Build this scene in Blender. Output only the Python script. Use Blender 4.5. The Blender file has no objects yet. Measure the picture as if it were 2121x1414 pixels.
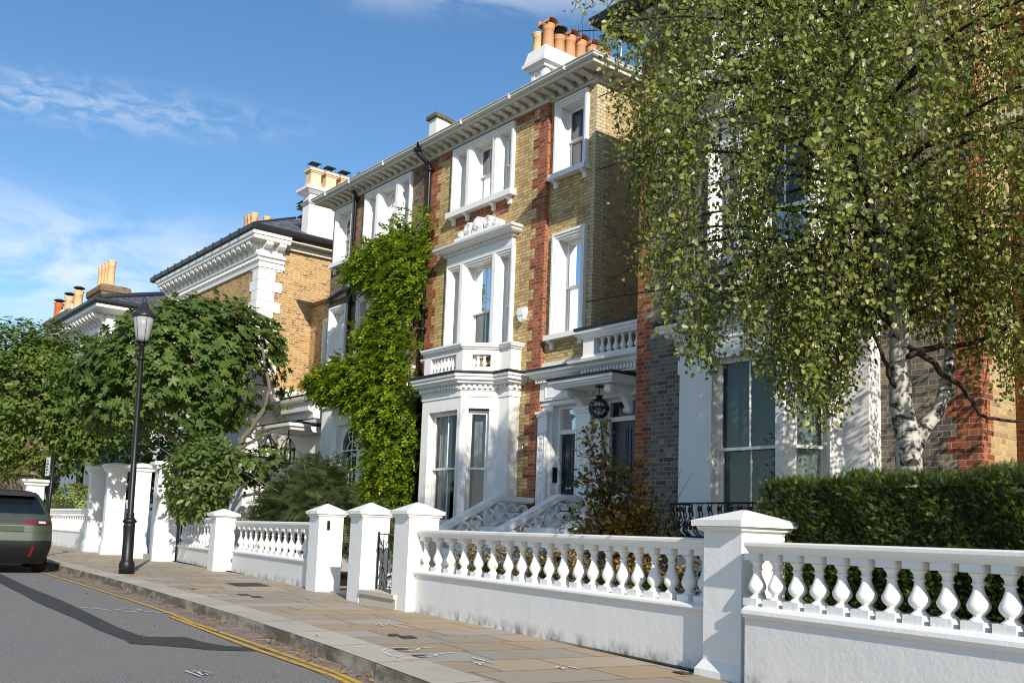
import bpy, bmesh, math, random
import numpy as np
from mathutils import Vector, Matrix
PI=math.pi; R=math.radians
scene=bpy.context.scene
COL=scene.collection
rng=np.random.default_rng(7)
random.seed(7)

# ------------------------------------------------------------------ objects
def tag(o,label=None,cat=None,group=None,kind=None):
    if label: o['label']=label
    if cat: o['category']=cat
    if group: o['group']=group
    if kind: o['kind']=kind
    return o
def thing(name,loc,label,cat,group=None,rz=0):
    o=bpy.data.objects.new(name,None); COL.objects.link(o)
    o.location=loc; o.rotation_euler=(0,0,rz); o.empty_display_size=.2
    return tag(o,label,cat,group)
def wmat(o):
    m=Matrix.Translation(o.location)@o.rotation_euler.to_matrix().to_4x4()@Matrix.Diagonal((*o.scale,1))
    return wmat(o.parent)@o.matrix_parent_inverse@m if o.parent else m
def link(name,me,mat=None,parent=None,world=False):
    o=bpy.data.objects.new(name,me); COL.objects.link(o)
    if mat is not None and not me.materials:
        for m in (mat if isinstance(mat,(list,tuple)) else [mat]): me.materials.append(m)
    if parent:
        o.parent=parent
        if world: o.matrix_parent_inverse=wmat(parent).inverted()
    return o
def dup(o,loc,rz=0,label=None,scale=None):
    c=o.copy(); COL.objects.link(c); c.location=loc; c.rotation_euler=(0,0,rz)
    if scale: c.scale=scale
    if label: c['label']=label
    for ch in o.children:
        d=ch.copy(); COL.objects.link(d); d.parent=c
        for g in ch.children:
            e=g.copy(); COL.objects.link(e); e.parent=d
    return c

# ------------------------------------------------------------------ mesh builder
class Fr:
    """facade frame: u along, n outwards, z up"""
    def __init__(s,x,y,ang=0.0,z=0.0):
        s.o=Vector((x,y,z)); s.U=Vector((math.cos(ang),math.sin(ang),0)); s.N=Vector((math.sin(ang),-math.cos(ang),0)); s.ang=ang
    def __call__(s,u,n,z): return s.o+s.U*u+s.N*n+Vector((0,0,z))
WORLD=Fr(0,0,0); WORLD.N=Vector((0,1,0))   # plain x,y,z
class MB:
    def __init__(s,fr=WORLD): s.v=[]; s.f=[]; s.sm=[]; s.fr=fr; s.mi=[]; s.m=0
    def V(s,*p): s.v.append(s.fr(*p)); return len(s.v)-1
    def F(s,ids,smooth=False): s.f.append(tuple(ids)); s.sm.append(smooth); s.mi.append(s.m)
    def quad(s,a,b,c,d): s.F([s.V(*a),s.V(*b),s.V(*c),s.V(*d)]); return s
    def box(s,u0,u1,n0,n1,z0,z1):
        i=[s.V(u,n,z) for z in (z0,z1) for n in (n0,n1) for u in (u0,u1)]
        for q in ((0,2,3,1),(4,5,7,6),(0,1,5,4),(2,6,7,3),(0,4,6,2),(1,3,7,5)): s.F([i[k] for k in q])
        return s
    def frustum(s,a,b):
        """a,b=(u0,u1,n0,n1,z)"""
        i=[s.V(u,n,r[4]) for r in (a,b) for n in r[2:4] for u in r[0:2]]
        for q in ((0,2,3,1),(4,5,7,6),(0,1,5,4),(2,6,7,3),(0,4,6,2),(1,3,7,5)): s.F([i[k] for k in q])
        return s
    def prism(s,pts,n0,n1):
        """pts (u,z) outline extruded along n"""
        k=len(pts); a=[s.V(u,n0,z) for u,z in pts]; b=[s.V(u,n1,z) for u,z in pts]
        s.F(a[::-1]); s.F(b)
        for i in range(k): j=(i+1)%k; s.F([a[i],a[j],b[j],b[i]])
        return s
    def hprism(s,pts,z0,z1):
        k=len(pts); a=[s.V(u,n,z0) for u,n in pts]; b=[s.V(u,n,z1) for u,n in pts]
        s.F(a[::-1]); s.F(b)
        for i in range(k): j=(i+1)%k; s.F([a[i],a[j],b[j],b[i]])
        return s
    def sideprism(s,pts,u0,u1):
        """pts (n,z) outline extruded along u"""
        k=len(pts); a=[s.V(u0,n,z) for n,z in pts]; b=[s.V(u1,n,z) for n,z in pts]
        s.F(a); s.F(b[::-1])
        for i in range(k): j=(i+1)%k; s.F([a[j],a[i],b[i],b[j]])
        return s
    def lathe(s,prof,u=0,n=0,z=0,seg=16,smooth=True,cap=True,sq=False):
        rings=[]
        for r,h in prof:
            rings.append([s.V(u+r*math.cos(2*PI*k/seg),n+r*math.sin(2*PI*k/seg),z+h) for k in range(seg)])
        for a,b in zip(rings,rings[1:]):
            for k in range(seg): j=(k+1)%seg; s.F([a[k],a[j],b[j],b[k]],smooth)
        if cap: s.F(rings[0][::-1]); s.F(rings[-1])
        return s
    def tube(s,pts,rad,seg=6,smooth=True,caps=True):
        pts=[Vector(p) for p in pts]; n=len(pts)
        if not hasattr(rad,'__len__'): rad=[rad]*n
        rings=[]; ref=Vector((.3,.2,1)).normalized()
        for i,p in enumerate(pts):
            d=(pts[min(i+1,n-1)]-pts[max(i-1,0)])
            if d.length<1e-9: d=Vector((0,0,1))
            d.normalize()
            a=d.cross(ref)
            if a.length<.05: a=d.cross(Vector((1,0,0)))
            a.normalize(); b=d.cross(a)
            rings.append([s.V(*(p+(a*math.cos(2*PI*k/seg)+b*math.sin(2*PI*k/seg))*rad[i])) for k in range(seg)])
        for a,b in zip(rings,rings[1:]):
            for k in range(seg): j=(k+1)%seg; s.F([a[k],b[k],b[j],a[j]],smooth)
        if caps: s.F(rings[0]); s.F(rings[-1][::-1])
        return s
    def sweep(s,path,prof,caps=True,closed=False):
        """path: (u,n) plan polyline, prof: (out,z); 'out' is to the right of travel (street side when travelling in +x in a world frame)"""
        P=[Vector((a,b)) for a,b in path]; n=len(P); rows=[]
        flip = 1 if s.fr.N.y>0 and s.fr is WORLD else -1
        for i,p in enumerate(P):
            if closed: d0=(p-P[i-1]).normalized(); d1=(P[(i+1)%n]-p).normalized()
            else:
                d1=(P[i+1]-p).normalized() if i<n-1 else None
                d0=(p-P[i-1]).normalized() if i>0 else d1
                d1=d1 or d0
            n0=Vector((d0.y,-d0.x))*flip; n1=Vector((d1.y,-d1.x))*flip
            m=(n0+n1); m=m/(1+n0.dot(n1)) if m.length>1e-6 else n0
            rows.append([s.V(p.x+m.x*o,p.y+m.y*o,z) for o,z in prof])
        k=len(prof); rng_=range(n) if closed else range(n-1)
        for i in rng_:
            a=rows[i]; b=rows[(i+1)%n]
            for j in range(k): q=(j+1)%k; s.F([a[j],a[q],b[q],b[j]])
        if caps and not closed: s.F(rows[0][::-1]); s.F(rows[-1])
        return s
    def wall(s,u0,u1,z0,z1,n,holes=(),depth=0):
        """sheet with rectangular holes (u0,u1,z0,z1), reveals of given depth"""
        us=sorted({u0,u1,*[h[0] for h in holes],*[h[1] for h in holes]}); zs=sorted({z0,z1,*[h[2] for h in holes],*[h[3] for h in holes]})
        us=[u for u in us if u0<=u<=u1]; zs=[z for z in zs if z0<=z<=z1]
        for a,b in zip(us,us[1:]):
            for c,d in zip(zs,zs[1:]):
                mu=(a+b)/2; mz=(c+d)/2
                if any(h[0]<mu<h[1] and h[2]<mz<h[3] for h in holes): continue
                s.quad((a,n,c),(b,n,c),(b,n,d),(a,n,d))
        for h in holes:
            if depth:
                a,b,c,d=h; m=n-depth
                s.quad((a,n,c),(a,m,c),(a,m,d),(a,n,d)); s.quad((b,m,c),(b,n,c),(b,n,d),(b,m,d))
                s.quad((a,n,d),(a,m,d),(b,m,d),(b,n,d)); s.quad((a,m,c),(a,n,c),(b,n,c),(b,m,c))
        return s
    def build(s,name,mat=None,parent=None,world=True,fix=True):
        me=bpy.data.meshes.new(name); me.from_pydata([tuple(p) for p in s.v],[],s.f)
        if fix and len(s.f)<60000:
            bm=bmesh.new(); bm.from_mesh(me); bmesh.ops.recalc_face_normals(bm,faces=bm.faces); bm.to_mesh(me); bm.free()
        me.polygons.foreach_set('use_smooth',s.sm)
        if max(s.mi,default=0)>0: me.polygons.foreach_set('material_index',s.mi)
        boxuv(me)
        return link(name,me,mat,parent,world)
def boxuv(me):
    n=len(me.polygons); N=np.empty(n*3,np.float32); me.polygons.foreach_get('normal',N); N=np.abs(N.reshape(-1,3))
    co=np.empty(len(me.vertices)*3,np.float32); me.vertices.foreach_get('co',co); co=co.reshape(-1,3)
    lv=np.empty(len(me.loops),np.int32); me.loops.foreach_get('vertex_index',lv)
    tot=np.empty(n,np.int32); me.polygons.foreach_get('loop_total',tot); pi=np.repeat(np.arange(n),tot)
    c=co[lv]; nn=N[pi]; top=nn[:,2]>.75; fr=(~top)&(nn[:,1]>=nn[:,0])
    u=np.where(top|fr,c[:,0],c[:,1]); v=np.where(top,c[:,1],c[:,2])
    uv=me.uv_layers.new(name='UVMap'); uv.data.foreach_set('uv',np.stack([u,v],1).astype(np.float32).ravel())

# ------------------------------------------------------------------ leaves
def leafmesh(name,tpl_v,tpl_f,pos,X,Y,Z,size,tint,mat,parent=None,kind=None,smooth=False):
    """instance a small leaf template (verts in x=length,y=width,z=fold) at each pos with axes X,Y,Z and size; one mesh"""
    n=len(pos); tv=np.array(tpl_v,np.float32); k=len(tv); size=np.broadcast_to(np.asarray(size,np.float32),(n,))
    P=(pos[:,None,:]+size[:,None,None]*(tv[None,:,0,None]*X[:,None,:]+tv[None,:,1,None]*Y[:,None,:]+tv[None,:,2,None]*Z[:,None,:])).reshape(-1,3).astype(np.float32)
    tot=np.array([len(f) for f in tpl_f]); flat=np.concatenate([np.array(f) for f in tpl_f])
    loops=(np.arange(n)[:,None]*k+flat[None,:]).ravel().astype(np.int32)
    me=bpy.data.meshes.new(name); me.vertices.add(n*k); me.vertices.foreach_set('co',P.ravel())
    me.loops.add(len(loops)); me.loops.foreach_set('vertex_index',loops)
    np_=n*len(tpl_f); me.polygons.add(np_); tt=np.tile(tot,n); st=np.concatenate([[0],np.cumsum(tt)[:-1]]).astype(np.int32)
    me.polygons.foreach_set('loop_start',st); me.polygons.foreach_set('loop_total',tt.astype(np.int32))
    me.update(calc_edges=True)
    at=me.attributes.new('tint','FLOAT','POINT'); at.data.foreach_set('value',np.repeat(np.asarray(tint,np.float32),k))
    me.validate()
    return link(name,me,mat,parent,True)
def unit(a): return a/np.maximum(np.linalg.norm(a,axis=1,keepdims=True),1e-9)
def axes(nrm,along):
    """Z=normal, X=length direction (projected)"""
    Z=unit(nrm); X=along-(along*Z).sum(1,keepdims=True)*Z; X=unit(X+1e-6); Y=np.cross(Z,X); return X,Y,Z
DIAMOND=([(0,0,0),(.45,.34,.05),(1,0,-.04),(.45,-.34,.05),(.5,0,-.03)],[(0,4,1),(4,2,1),(0,3,4),(4,3,2)])
OVAL=([(0,0,0),(.3,.24,.05),(.7,.22,.05),(1,0,-.05),(.7,-.22,.05),(.3,-.24,.05),(.5,0,-.02)],[(0,6,2,1),(6,3,2),(0,5,4,6),(6,4,3)])
BIRCH=([(0,0,0),(.18,.36,.05),(.5,.33,.04),(1,0,-.06),(.5,-.33,.04),(.18,-.36,.05),(.4,0,-.04)],[(0,6,2,1),(6,3,2),(0,5,4,6),(6,4,3)])
BLADE=([(0,-.09,0),(0,.09,0),(.6,.10,.03),(1,0,0),(.6,-.10,.03)],[(0,1,2,3,4)])
def _fig():
    o=[(0,0),(.04,.16),(.0,.34),(.08,.46),(.22,.42),(.32,.24),(.38,.25),(.42,.44),(.54,.54),(.68,.5),(.70,.34),(.62,.2),(.70,.13),(.84,.17),(.98,.12),(1.04,0)]
    pts=o+[(x,-y) for x,y in o[-2:0:-1]]
    v=[(x,y,-.12*abs(y)-.05*x*x) for x,y in pts]; v.append((.45,0,.04)); c=len(v)-1; n=len(pts)
    return v,[(c,i,(i+1)%n) for i in range(n)]
FIG=_fig()
SUN_E,SKY_S,SKY_SAT,EXPO=5.0,.13,1.2,.28
CLOUD_C=(6.6,6.8,7.1)
# ------------------------------------------------------------------ materials
def newmat(name):
    m=bpy.data.materials.new(name); m.use_nodes=True; nt=m.node_tree; nt.nodes.clear()
    out=nt.nodes.new('ShaderNodeOutputMaterial'); return m,nt,out
class N:
    def __init__(s,nt): s.nt=nt
    def n(s,t,**k):
        x=s.nt.nodes.new('ShaderNode'+t)
        for a,b in k.items(): setattr(x,a,b)
        return x
    def l(s,a,b): s.nt.links.new(a,b)
    def val(s,sock,v):
        if hasattr(v,'is_output'): s.l(v,sock)
        else: sock.default_value=v
    def math(s,op,a,b=None,c=None,clamp=False):
        x=s.n('Math',operation=op,use_clamp=clamp); s.val(x.inputs[0],a)
        if b is not None: s.val(x.inputs[1],b)
        if c is not None: s.val(x.inputs[2],c)
        return x.outputs[0]
    def ss(s,x,lo,hi,a=0.0,b=1.0):
        m=s.n('MapRange',interpolation_type='SMOOTHSTEP'); s.val(m.inputs[0],x); m.inputs[1].default_value=lo; m.inputs[2].default_value=hi; m.inputs[3].default_value=a; m.inputs[4].default_value=b
        return m.outputs[0]
    def noise(s,vec,scale,detail=4,rough=.55,dist=0):
        x=s.n('TexNoise'); x.inputs['Scale'].default_value=scale; x.inputs['Detail'].default_value=detail; x.inputs['Roughness'].default_value=rough; x.inputs['Distortion'].default_value=dist
        if vec is not None: s.l(vec,x.inputs['Vector'])
        return x.outputs['Fac']
    def mapv(s,vec,scale=(1,1,1),loc=(0,0,0),rot=(0,0,0)):
        x=s.n('Mapping'); s.l(vec,x.inputs[0]); x.inputs['Scale'].default_value=scale; x.inputs['Location'].default_value=loc; x.inputs['Rotation'].default_value=rot; return x.outputs[0]
    def ramp(s,fac,stops,interp='LINEAR'):
        x=s.n('ValToRGB'); e=x.color_ramp; e.interpolation=interp
        while len(e.elements)<len(stops): e.elements.new(.5)
        for i,(p,c) in enumerate(stops): e.elements[i].position=p; e.elements[i].color=(*c,1) if len(c)==3 else c
        s.val(x.inputs[0],fac); return x.outputs[0]
    def mix(s,fac,a,b,bt='MIX'):
        x=s.n('Mix',data_type='RGBA',blend_type=bt); s.val(x.inputs['Factor'],fac)
        for k,v in ((6,a),(7,b)):
            if hasattr(v,'is_output'): s.l(v,x.inputs[k])
            else: x.inputs[k].default_value=(*v,1) if len(v)==3 else v
        return x.outputs[2]
    def bsdf(s,out,col,rough=.6,spec=.4,metal=0,normal=None,coat=0):
        b=s.n('BsdfPrincipled')
        if hasattr(col,'is_output'): s.l(col,b.inputs['Base Color'])
        else: b.inputs['Base Color'].default_value=(*col,1)
        s.val(b.inputs['Roughness'],rough); s.val(b.inputs['Metallic'],metal); b.inputs['Specular IOR Level'].default_value=spec
        b.inputs['Coat Weight'].default_value=coat
        if normal is not None: s.l(normal,b.inputs['Normal'])
        if out is not None: s.l(b.outputs[0],out.inputs[0])
        return b
    def bump(s,h,strength=.3,dist=.01):
        x=s.n('Bump'); x.inputs['Strength'].default_value=strength; x.inputs['Distance'].default_value=dist; s.l(h,x.inputs['Height']); return x.outputs[0]
    def obj(s): return s.n('TexCoord').outputs['Object']
    def uv(s): return s.n('TexCoord').outputs['UV']
    def pos(s): return s.n('NewGeometry').outputs['Position']
def plain(name,col,rough=.5,spec=.4,metal=0,var=.08,scale=6,bump=.0,coat=0):
    m,nt,out=newmat(name); g=N(nt); p=g.pos()
    f=g.noise(p,scale,5); c=g.mix(f,tuple(x*(1-var) for x in col),tuple(min(1,x*(1+var)) for x in col))
    nm=g.bump(g.noise(p,60,4),bump,.004) if bump else None
    r=g.math('ADD',rough-.08,g.math('MULTIPLY',g.noise(p,scale*3,3),.16))
    g.bsdf(out,c,r,spec,metal,nm,coat); return m
def stucco(name,col=(.81,.795,.765),dirt=.16,gloss=.42,foot=False):
    m,nt,out=newmat(name); g=N(nt); p=g.pos()
    st=g.noise(g.mapv(p,(5,5,.6)),1.5,6,.6)          # faint run-off streaks
    bl=g.noise(p,1.1,5,.6); sp=g.noise(p,22,4,.6)
    f=g.math('MULTIPLY',g.ss(st,.5,.8),dirt); f=g.math('ADD',f,g.math('MULTIPLY',g.ss(bl,.5,.85),dirt*.7)); f=g.math('ADD',f,g.math('MULTIPLY',g.ss(sp,.66,.8),dirt*.5),clamp=True)
    c=g.mix(f,col,(.46,.45,.41))
    if foot:
        sz=g.n('SeparateXYZ'); g.l(p,sz.inputs[0]); k=g.math('MULTIPLY',g.ss(sz.outputs[2],.0,.16,1,0),g.ss(g.noise(g.mapv(p,(1,1,.6)),5.5,5,.65),.42,.68)); c=g.mix(g.math('MULTIPLY',k,.85),c,(.10,.09,.055))
    nm=g.bump(g.math('ADD',g.noise(p,30,5),g.math('MULTIPLY',g.noise(p,4,3),2.0)),.22,.012)
    g.bsdf(out,c,gloss,.42,0,nm); return m
def bond(g,uv,rh,a,b,joint,random_row=False):
    """course bond from uv in metres; alternate lengths a,b; returns (id vector socket, mortar mask 0..1 (1=unit), edge)"""
    s=g.n('SeparateXYZ'); g.l(uv,s.inputs[0]); u,v=s.outputs[0],s.outputs[1]
    row=g.math('FLOOR',g.math('DIVIDE',v,rh)); P=a+b
    if random_row:
        w=g.n('TexWhiteNoise',noise_dimensions='1D'); g.l(row,w.inputs['W']); us=g.math('ADD',u,g.math('MULTIPLY',w.outputs['Value'],P*3))
    else: us=g.math('ADD',u,g.math('MULTIPLY',g.math('FLOORED_MODULO',row,2.0),P/2))
    k=g.math('FLOOR',g.math('DIVIDE',us,P)); t=g.math('SUBTRACT',us,g.math('MULTIPLY',k,P))
    isH=g.math('GREATER_THAN',t,a); tl=g.math('SUBTRACT',t,g.math('MULTIPLY',isH,a)); w_=g.math('SUBTRACT',a,g.math('MULTIPLY',isH,a-b))
    e1=g.math('MINIMUM',tl,g.math('SUBTRACT',w_,tl)); fv=g.math('SUBTRACT',v,g.math('MULTIPLY',row,rh)); e2=g.math('MINIMUM',fv,g.math('SUBTRACT',rh,fv))
    e=g.math('MINIMUM',e1,e2)
    c=g.n('CombineXYZ'); g.l(g.math('ADD',g.math('MULTIPLY',k,2.0),isH),c.inputs[0]); g.l(row,c.inputs[1])
    return c.outputs[0],g.ss(e,joint*.35,joint*.9),e
def brick(name,stops,mortar,grime=(.08,.07,.06),gr=.25,joint=.009,rh=.075):
    m,nt,out=newmat(name); g=N(nt); uv=g.uv(); p=g.pos()
    wob=g.n('VectorMath',operation='ADD'); nz=g.n('TexNoise'); nz.inputs['Scale'].default_value=9; g.l(p,nz.inputs['Vector'])
    sc=g.n('VectorMath',operation='SCALE'); sub=g.n('VectorMath',operation='SUBTRACT'); g.l(nz.outputs['Color'],sub.inputs[0]); sub.inputs[1].default_value=(.5,.5,.5)
    g.l(sub.outputs[0],sc.inputs[0]); sc.inputs['Scale'].default_value=.012; g.l(uv,wob.inputs[0]); g.l(sc.outputs[0],wob.inputs[1])
    idv,mask,e=bond(g,wob.outputs[0],rh,.23,.115,joint)
    w=g.n('TexWhiteNoise',noise_dimensions='3D'); g.l(idv,w.inputs['Vector'])
    base=g.ramp(w.outputs['Value'],stops)
    f=g.noise(p,28,5,.65); c=g.mix(g.math('MULTIPLY',g.ss(f,.42,.75),.45),base,(.05,.045,.04),'MIX')
    c=g.mix(mask,g.mix(g.noise(p,5,3),mortar,tuple(x*.72 for x in mortar)),c)
    big=g.noise(g.mapv(p,(1,1,.55)),.9,6,.62); c=g.mix(g.math('MULTIPLY',g.ss(big,.46,.78),gr),c,grime)
    h=g.math('ADD',mask,g.math('MULTIPLY',f,.5)); nm=g.bump(h,.55,.008)
    g.bsdf(out,c,.85,.2,0,nm); return m
def leafmat(name,stops,trans=.3,rough=.42,spec=.35):
    m,nt,out=newmat(name); g=N(nt); a=g.n('Attribute',attribute_name='tint')
    c=g.ramp(a.outputs['Fac'],stops)
    b=g.bsdf(None,c,rough,spec); t=g.n('BsdfTranslucent'); g.l(g.mix(.5,c,(.30,.42,.04),'MIX'),t.inputs[0])
    x=g.n('MixShader'); x.inputs[0].default_value=trans; g.l(b.outputs[0],x.inputs[1]); g.l(t.outputs[0],x.inputs[2]); g.l(x.outputs[0],out.inputs[0]); return m
def glassmat(name,tintc=(.75,.82,.82),kf=1.5):
    m,nt,out=newmat(name); g=N(nt); fr=g.n('Fresnel'); fr.inputs[0].default_value=1.52
    t=g.n('BsdfTransparent'); t.inputs[0].default_value=(*tintc,1); gl=g.n('BsdfGlossy'); gl.inputs['Roughness'].default_value=.01; gl.inputs[0].default_value=(1,1,1,1)
    nm=g.bump(g.noise(g.pos(),1.6,2),.06,.02); g.l(nm,gl.inputs['Normal'])
    x=g.n('MixShader'); g.l(g.math('ADD',g.math('MULTIPLY',fr.outputs[0],kf),.02,clamp=True),x.inputs[0]); g.l(t.outputs[0],x.inputs[1]); g.l(gl.outputs[0],x.inputs[2]); g.l(x.outputs[0],out.inputs[0]); return m
M={}
M['white']=stucco('white_stucco')
M['trim']=plain('white_gloss_paint',(.81,.795,.765),.34,.45,var=.03,scale=3,bump=.05)
M['cream']=plain('offwhite_cornice_paint',(.60,.585,.52),.5,.35,var=.1,scale=4,bump=.08)
M['pier']=stucco('white_masonry_paint',(.81,.795,.765),.045,.5)
M['plinth']=stucco('weathered_white_masonry_paint',(.74,.725,.70),.26,.55,True)
M['iron']=plain('black_iron_paint',(.009,.009,.010),.42,.35,var=.3,scale=20,bump=.08)
M['lead']=plain('lead_sheet',(.030,.033,.042),.5,.3,.1,var=.25,scale=8,bump=.1)
M['darkgutter']=plain('dark_gutter_paint',(.022,.022,.024),.35,.5,var=.2)
M['door']=plain('navy_door_paint',(.010,.014,.03),.28,.5,var=.12)
M['metal']=plain('brushed_steel',(.55,.55,.55),.3,.5,1,var=.1)
M['blind']=plain('grey_green_blind',(.20,.235,.22),.8,.1,var=.06,scale=2)
M['drape']=plain('pale_curtain',(.60,.585,.55),.9,.1,var=.08,scale=2)
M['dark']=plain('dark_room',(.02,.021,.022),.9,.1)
M['glass']=glassmat('window_glass'); M['glass2']=glassmat('dim_reflection_window_glass',(.72,.79,.78),.55); M['sheer']=plain('grey_sheer_curtain',(.33,.35,.38),.9,.1,var=.05,scale=2)  # second glass: reflection dimmed in the shader, standing for the unbuilt darker street opposite
M['stone']=plain('pale_step_stone',(.50,.45,.37),.8,.25,var=.15,scale=5,bump=.2)
M['terra']=plain('terracotta',(.52,.27,.14),.8,.2,var=.18,scale=5,bump=.15)
M['buff']=plain('buff_clay',(.62,.42,.22),.8,.2,var=.2,scale=5,bump=.15)
M['potpale']=plain('peach_clay',(.72,.50,.33),.75,.2,var=.06,scale=4)
M['orange']=plain('orange_clay',(.50,.13,.045),.8,.2,var=.15)
M['soil']=plain('garden_soil',(.035,.026,.018),.95,.1,var=.4,scale=9,bump=.5)
M['bark']=plain('grey_brown_bark',(.15,.13,.10),.9,.15,var=.35,scale=14,bump=.5)
M['twig']=plain('dark_twig',(.045,.032,.024),.85,.2,var=.3)
M['coping']=plain('mossy_stone_coping',(.13,.115,.085),.9,.15,var=.4,scale=10,bump=.3)
yel=[(0,(.44,.30,.13)),(.25,(.58,.425,.19)),(.55,(.66,.49,.235)),(.8,(.54,.38,.165)),(1,(.38,.265,.125))]
M['brick_y']=brick('yellow_stock_brick',yel,(.20,.15,.085),gr=.12)
M['brick_pale']=brick('pale_cream_brick',[(0,(.56,.46,.27)),(.5,(.64,.54,.34)),(1,(.58,.48,.29))],(.24,.20,.13),gr=.08)
M['brick_side']=brick('brown_yellow_stock_brick',[(0,(.30,.20,.10)),(.3,(.52,.37,.185)),(.6,(.44,.31,.16)),(.85,(.60,.41,.165)),(1,(.33,.22,.12))],(.50,.42,.29),gr=.15)
M['brick_red']=brick('red_brick',[(0,(.16,.045,.026)),(.3,(.31,.085,.038)),(.6,(.41,.13,.055)),(.85,(.24,.062,.032)),(1,(.45,.17,.08))],(.40,.31,.215),gr=.3)
M['brick_brown']=brick('brown_stock_brick',[(0,(.09,.07,.05)),(.3,(.23,.165,.095)),(.6,(.30,.22,.12)),(.85,(.17,.125,.075)),(1,(.33,.25,.14))],(.26,.22,.15),gr=.5)
M['brick_gold']=brick('golden_stock_brick',[(0,(.20,.10,.05)),(.2,(.42,.24,.075)),(.5,(.52,.32,.11)),(.7,(.40,.21,.08)),(.85,(.56,.37,.15)),(1,(.27,.15,.075))],(.62,.52,.36),gr=.1,joint=.012,rh=.08)
M['brick_grey']=brick('sooty_grey_stock_brick',[(0,(.085,.075,.066)),(.25,(.15,.135,.112)),(.5,(.215,.19,.15)),(.7,(.12,.108,.094)),(.93,(.25,.215,.155)),(1,(.36,.29,.17))],(.36,.32,.26),gr=.35)
M['brick_old']=brick('old_chimney_brick',[(0,(.10,.065,.04)),(.4,(.30,.19,.09)),(.7,(.22,.13,.07)),(1,(.38,.25,.11))],(.15,.13,.10),gr=.45)
def slate():
    m,nt,out=newmat('roof_slate'); g=N(nt); idv,mask,e=bond(g,g.uv(),.16,.25,.25,.012)
    w=g.n('TexWhiteNoise'); g.l(idv,w.inputs['Vector']); c=g.ramp(w.outputs['Value'],[(0,(.055,.055,.065)),(.5,(.10,.10,.115)),(1,(.15,.145,.155))])
    c=g.mix(mask,(.02,.02,.022),c); g.bsdf(out,c,.55,.35,0,g.bump(mask,.4,.01)); return m
M['slate']=slate()
def ashmat():
    m,nt,out=newmat('asphalt'); g=N(nt); p=g.pos()
    f=g.noise(p,62,4,.75); big=g.noise(p,.55,6,.65); med=g.noise(g.mapv(p,(1,2.5,1)),2.2,5,.6)
    v=g.n('TexVoronoi'); v.inputs['Scale'].default_value=70; g.l(p,v.inputs['Vector'])
    c=g.ramp(f,[(.28,(.06,.058,.055)),(.46,(.16,.155,.148)),(.60,(.27,.262,.25)),(.74,(.50,.49,.46))])
    c=g.mix(g.math('MULTIPLY',g.ss(big,.4,.7),.4),c,(.23,.21,.18)); c=g.mix(g.math('MULTIPLY',g.ss(med,.55,.8),.3),c,(.085,.082,.08))
    g.bsdf(out,c,.88,.25,0,g.bump(g.math('ADD',f,v.outputs['Distance']),.7,.008)); return m
M['asphalt']=ashmat()
def tarmat():
    m,nt,out=newmat('tar_repair'); g=N(nt); p=g.pos(); f=g.noise(p,130,3,.7); b=g.noise(p,1.4,5)
    c=g.ramp(f,[(.3,(.026,.026,.027)),(.55,(.05,.049,.049)),(.8,(.13,.128,.125))]); c=g.mix(g.math('MULTIPLY',g.ss(b,.45,.75),.4),c,(.07,.066,.06))
    g.bsdf(out,c,.8,.3,0,g.bump(f,.6,.006)); return m
M['tar']=tarmat()
def flagmat():
    m,nt,out=newmat('york_stone_flags'); g=N(nt); p=g.pos(); uv=g.uv()
    idv,mask,e=bond(g,uv,.62,1.05,.66,.014,True)
    w=g.n('TexWhiteNoise'); g.l(idv,w.inputs['Vector'])
    base=g.ramp(w.outputs['Value'],[(0,(.30,.275,.235)),(.22,(.34,.255,.165)),(.42,(.33,.315,.28)),(.6,(.40,.345,.285)),(.78,(.38,.28,.17)),(1,(.29,.28,.255))],'LINEAR')
    band=g.noise(g.mapv(p,(1.2,1.2,1),(3,1,0)),.8,5,.6,1.6)
    c=g.mix(g.math('MULTIPLY',g.ss(band,.48,.66),.55),base,(.36,.255,.135))
    blot=g.noise(p,2.6,6,.65); c=g.mix(g.math('MULTIPLY',g.ss(blot,.52,.8),.4),c,(.17,.155,.13))
    c=g.mix(g.math('MULTIPLY',g.ss(g.noise(p,45,3,.7),.6,.8),.35),c,(.45,.42,.36))
    c=g.mix(mask,(.11,.09,.065),c)
    g.bsdf(out,c,.8,.25,0,g.bump(g.math('ADD',mask,g.math('MULTIPLY',blot,.7)),.35,.008)); return m
M['flag']=flagmat()
def kerbmat(face):
    m,nt,out=newmat('granite_kerb_face' if face else 'granite_kerb_top'); g=N(nt); p=g.pos(); uv=g.uv()
    s=g.n('SeparateXYZ'); g.l(uv,s.inputs[0]); u=s.outputs[0]
    t=g.math('FLOORED_MODULO',u,1.15); j=g.ss(g.math('MINIMUM',t,g.math('SUBTRACT',1.15,t)),.003,.012)
    w=g.n('TexWhiteNoise',noise_dimensions='1D'); g.l(g.math('FLOOR',g.math('DIVIDE',u,1.15)),w.inputs['W'])
    sp=g.noise(p,150,3,.7)
    c=g.mix(w.outputs['Value'],(.34,.305,.25),(.45,.42,.36)); c=g.mix(g.ss(sp,.4,.7),c,(.52,.48,.42),'MIX')
    if face:
        st=g.noise(g.mapv(p,(1.2,1.2,3)),1.7,6,.65); c=g.mix(g.ss(st,.32,.62,.25,.9),c,(.085,.062,.034)); c=g.mix(g.math('MULTIPLY',g.ss(g.noise(p,3.1,4),.55,.75),.5),c,(.11,.09,.03))
    else:
        st=g.noise(p,1.9,5,.6); c=g.mix(g.math('MULTIPLY',g.ss(st,.5,.8),.35),c,(.20,.17,.13))
    c=g.mix(j,(.06,.05,.04),c); g.bsdf(out,c,.85,.25,0,g.bump(g.math('ADD',sp,g.math('MULTIPLY',j,2.0)),.35,.006)); return m
M['kerbtop']=kerbmat(False); M['kerbface']=kerbmat(True)
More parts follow.
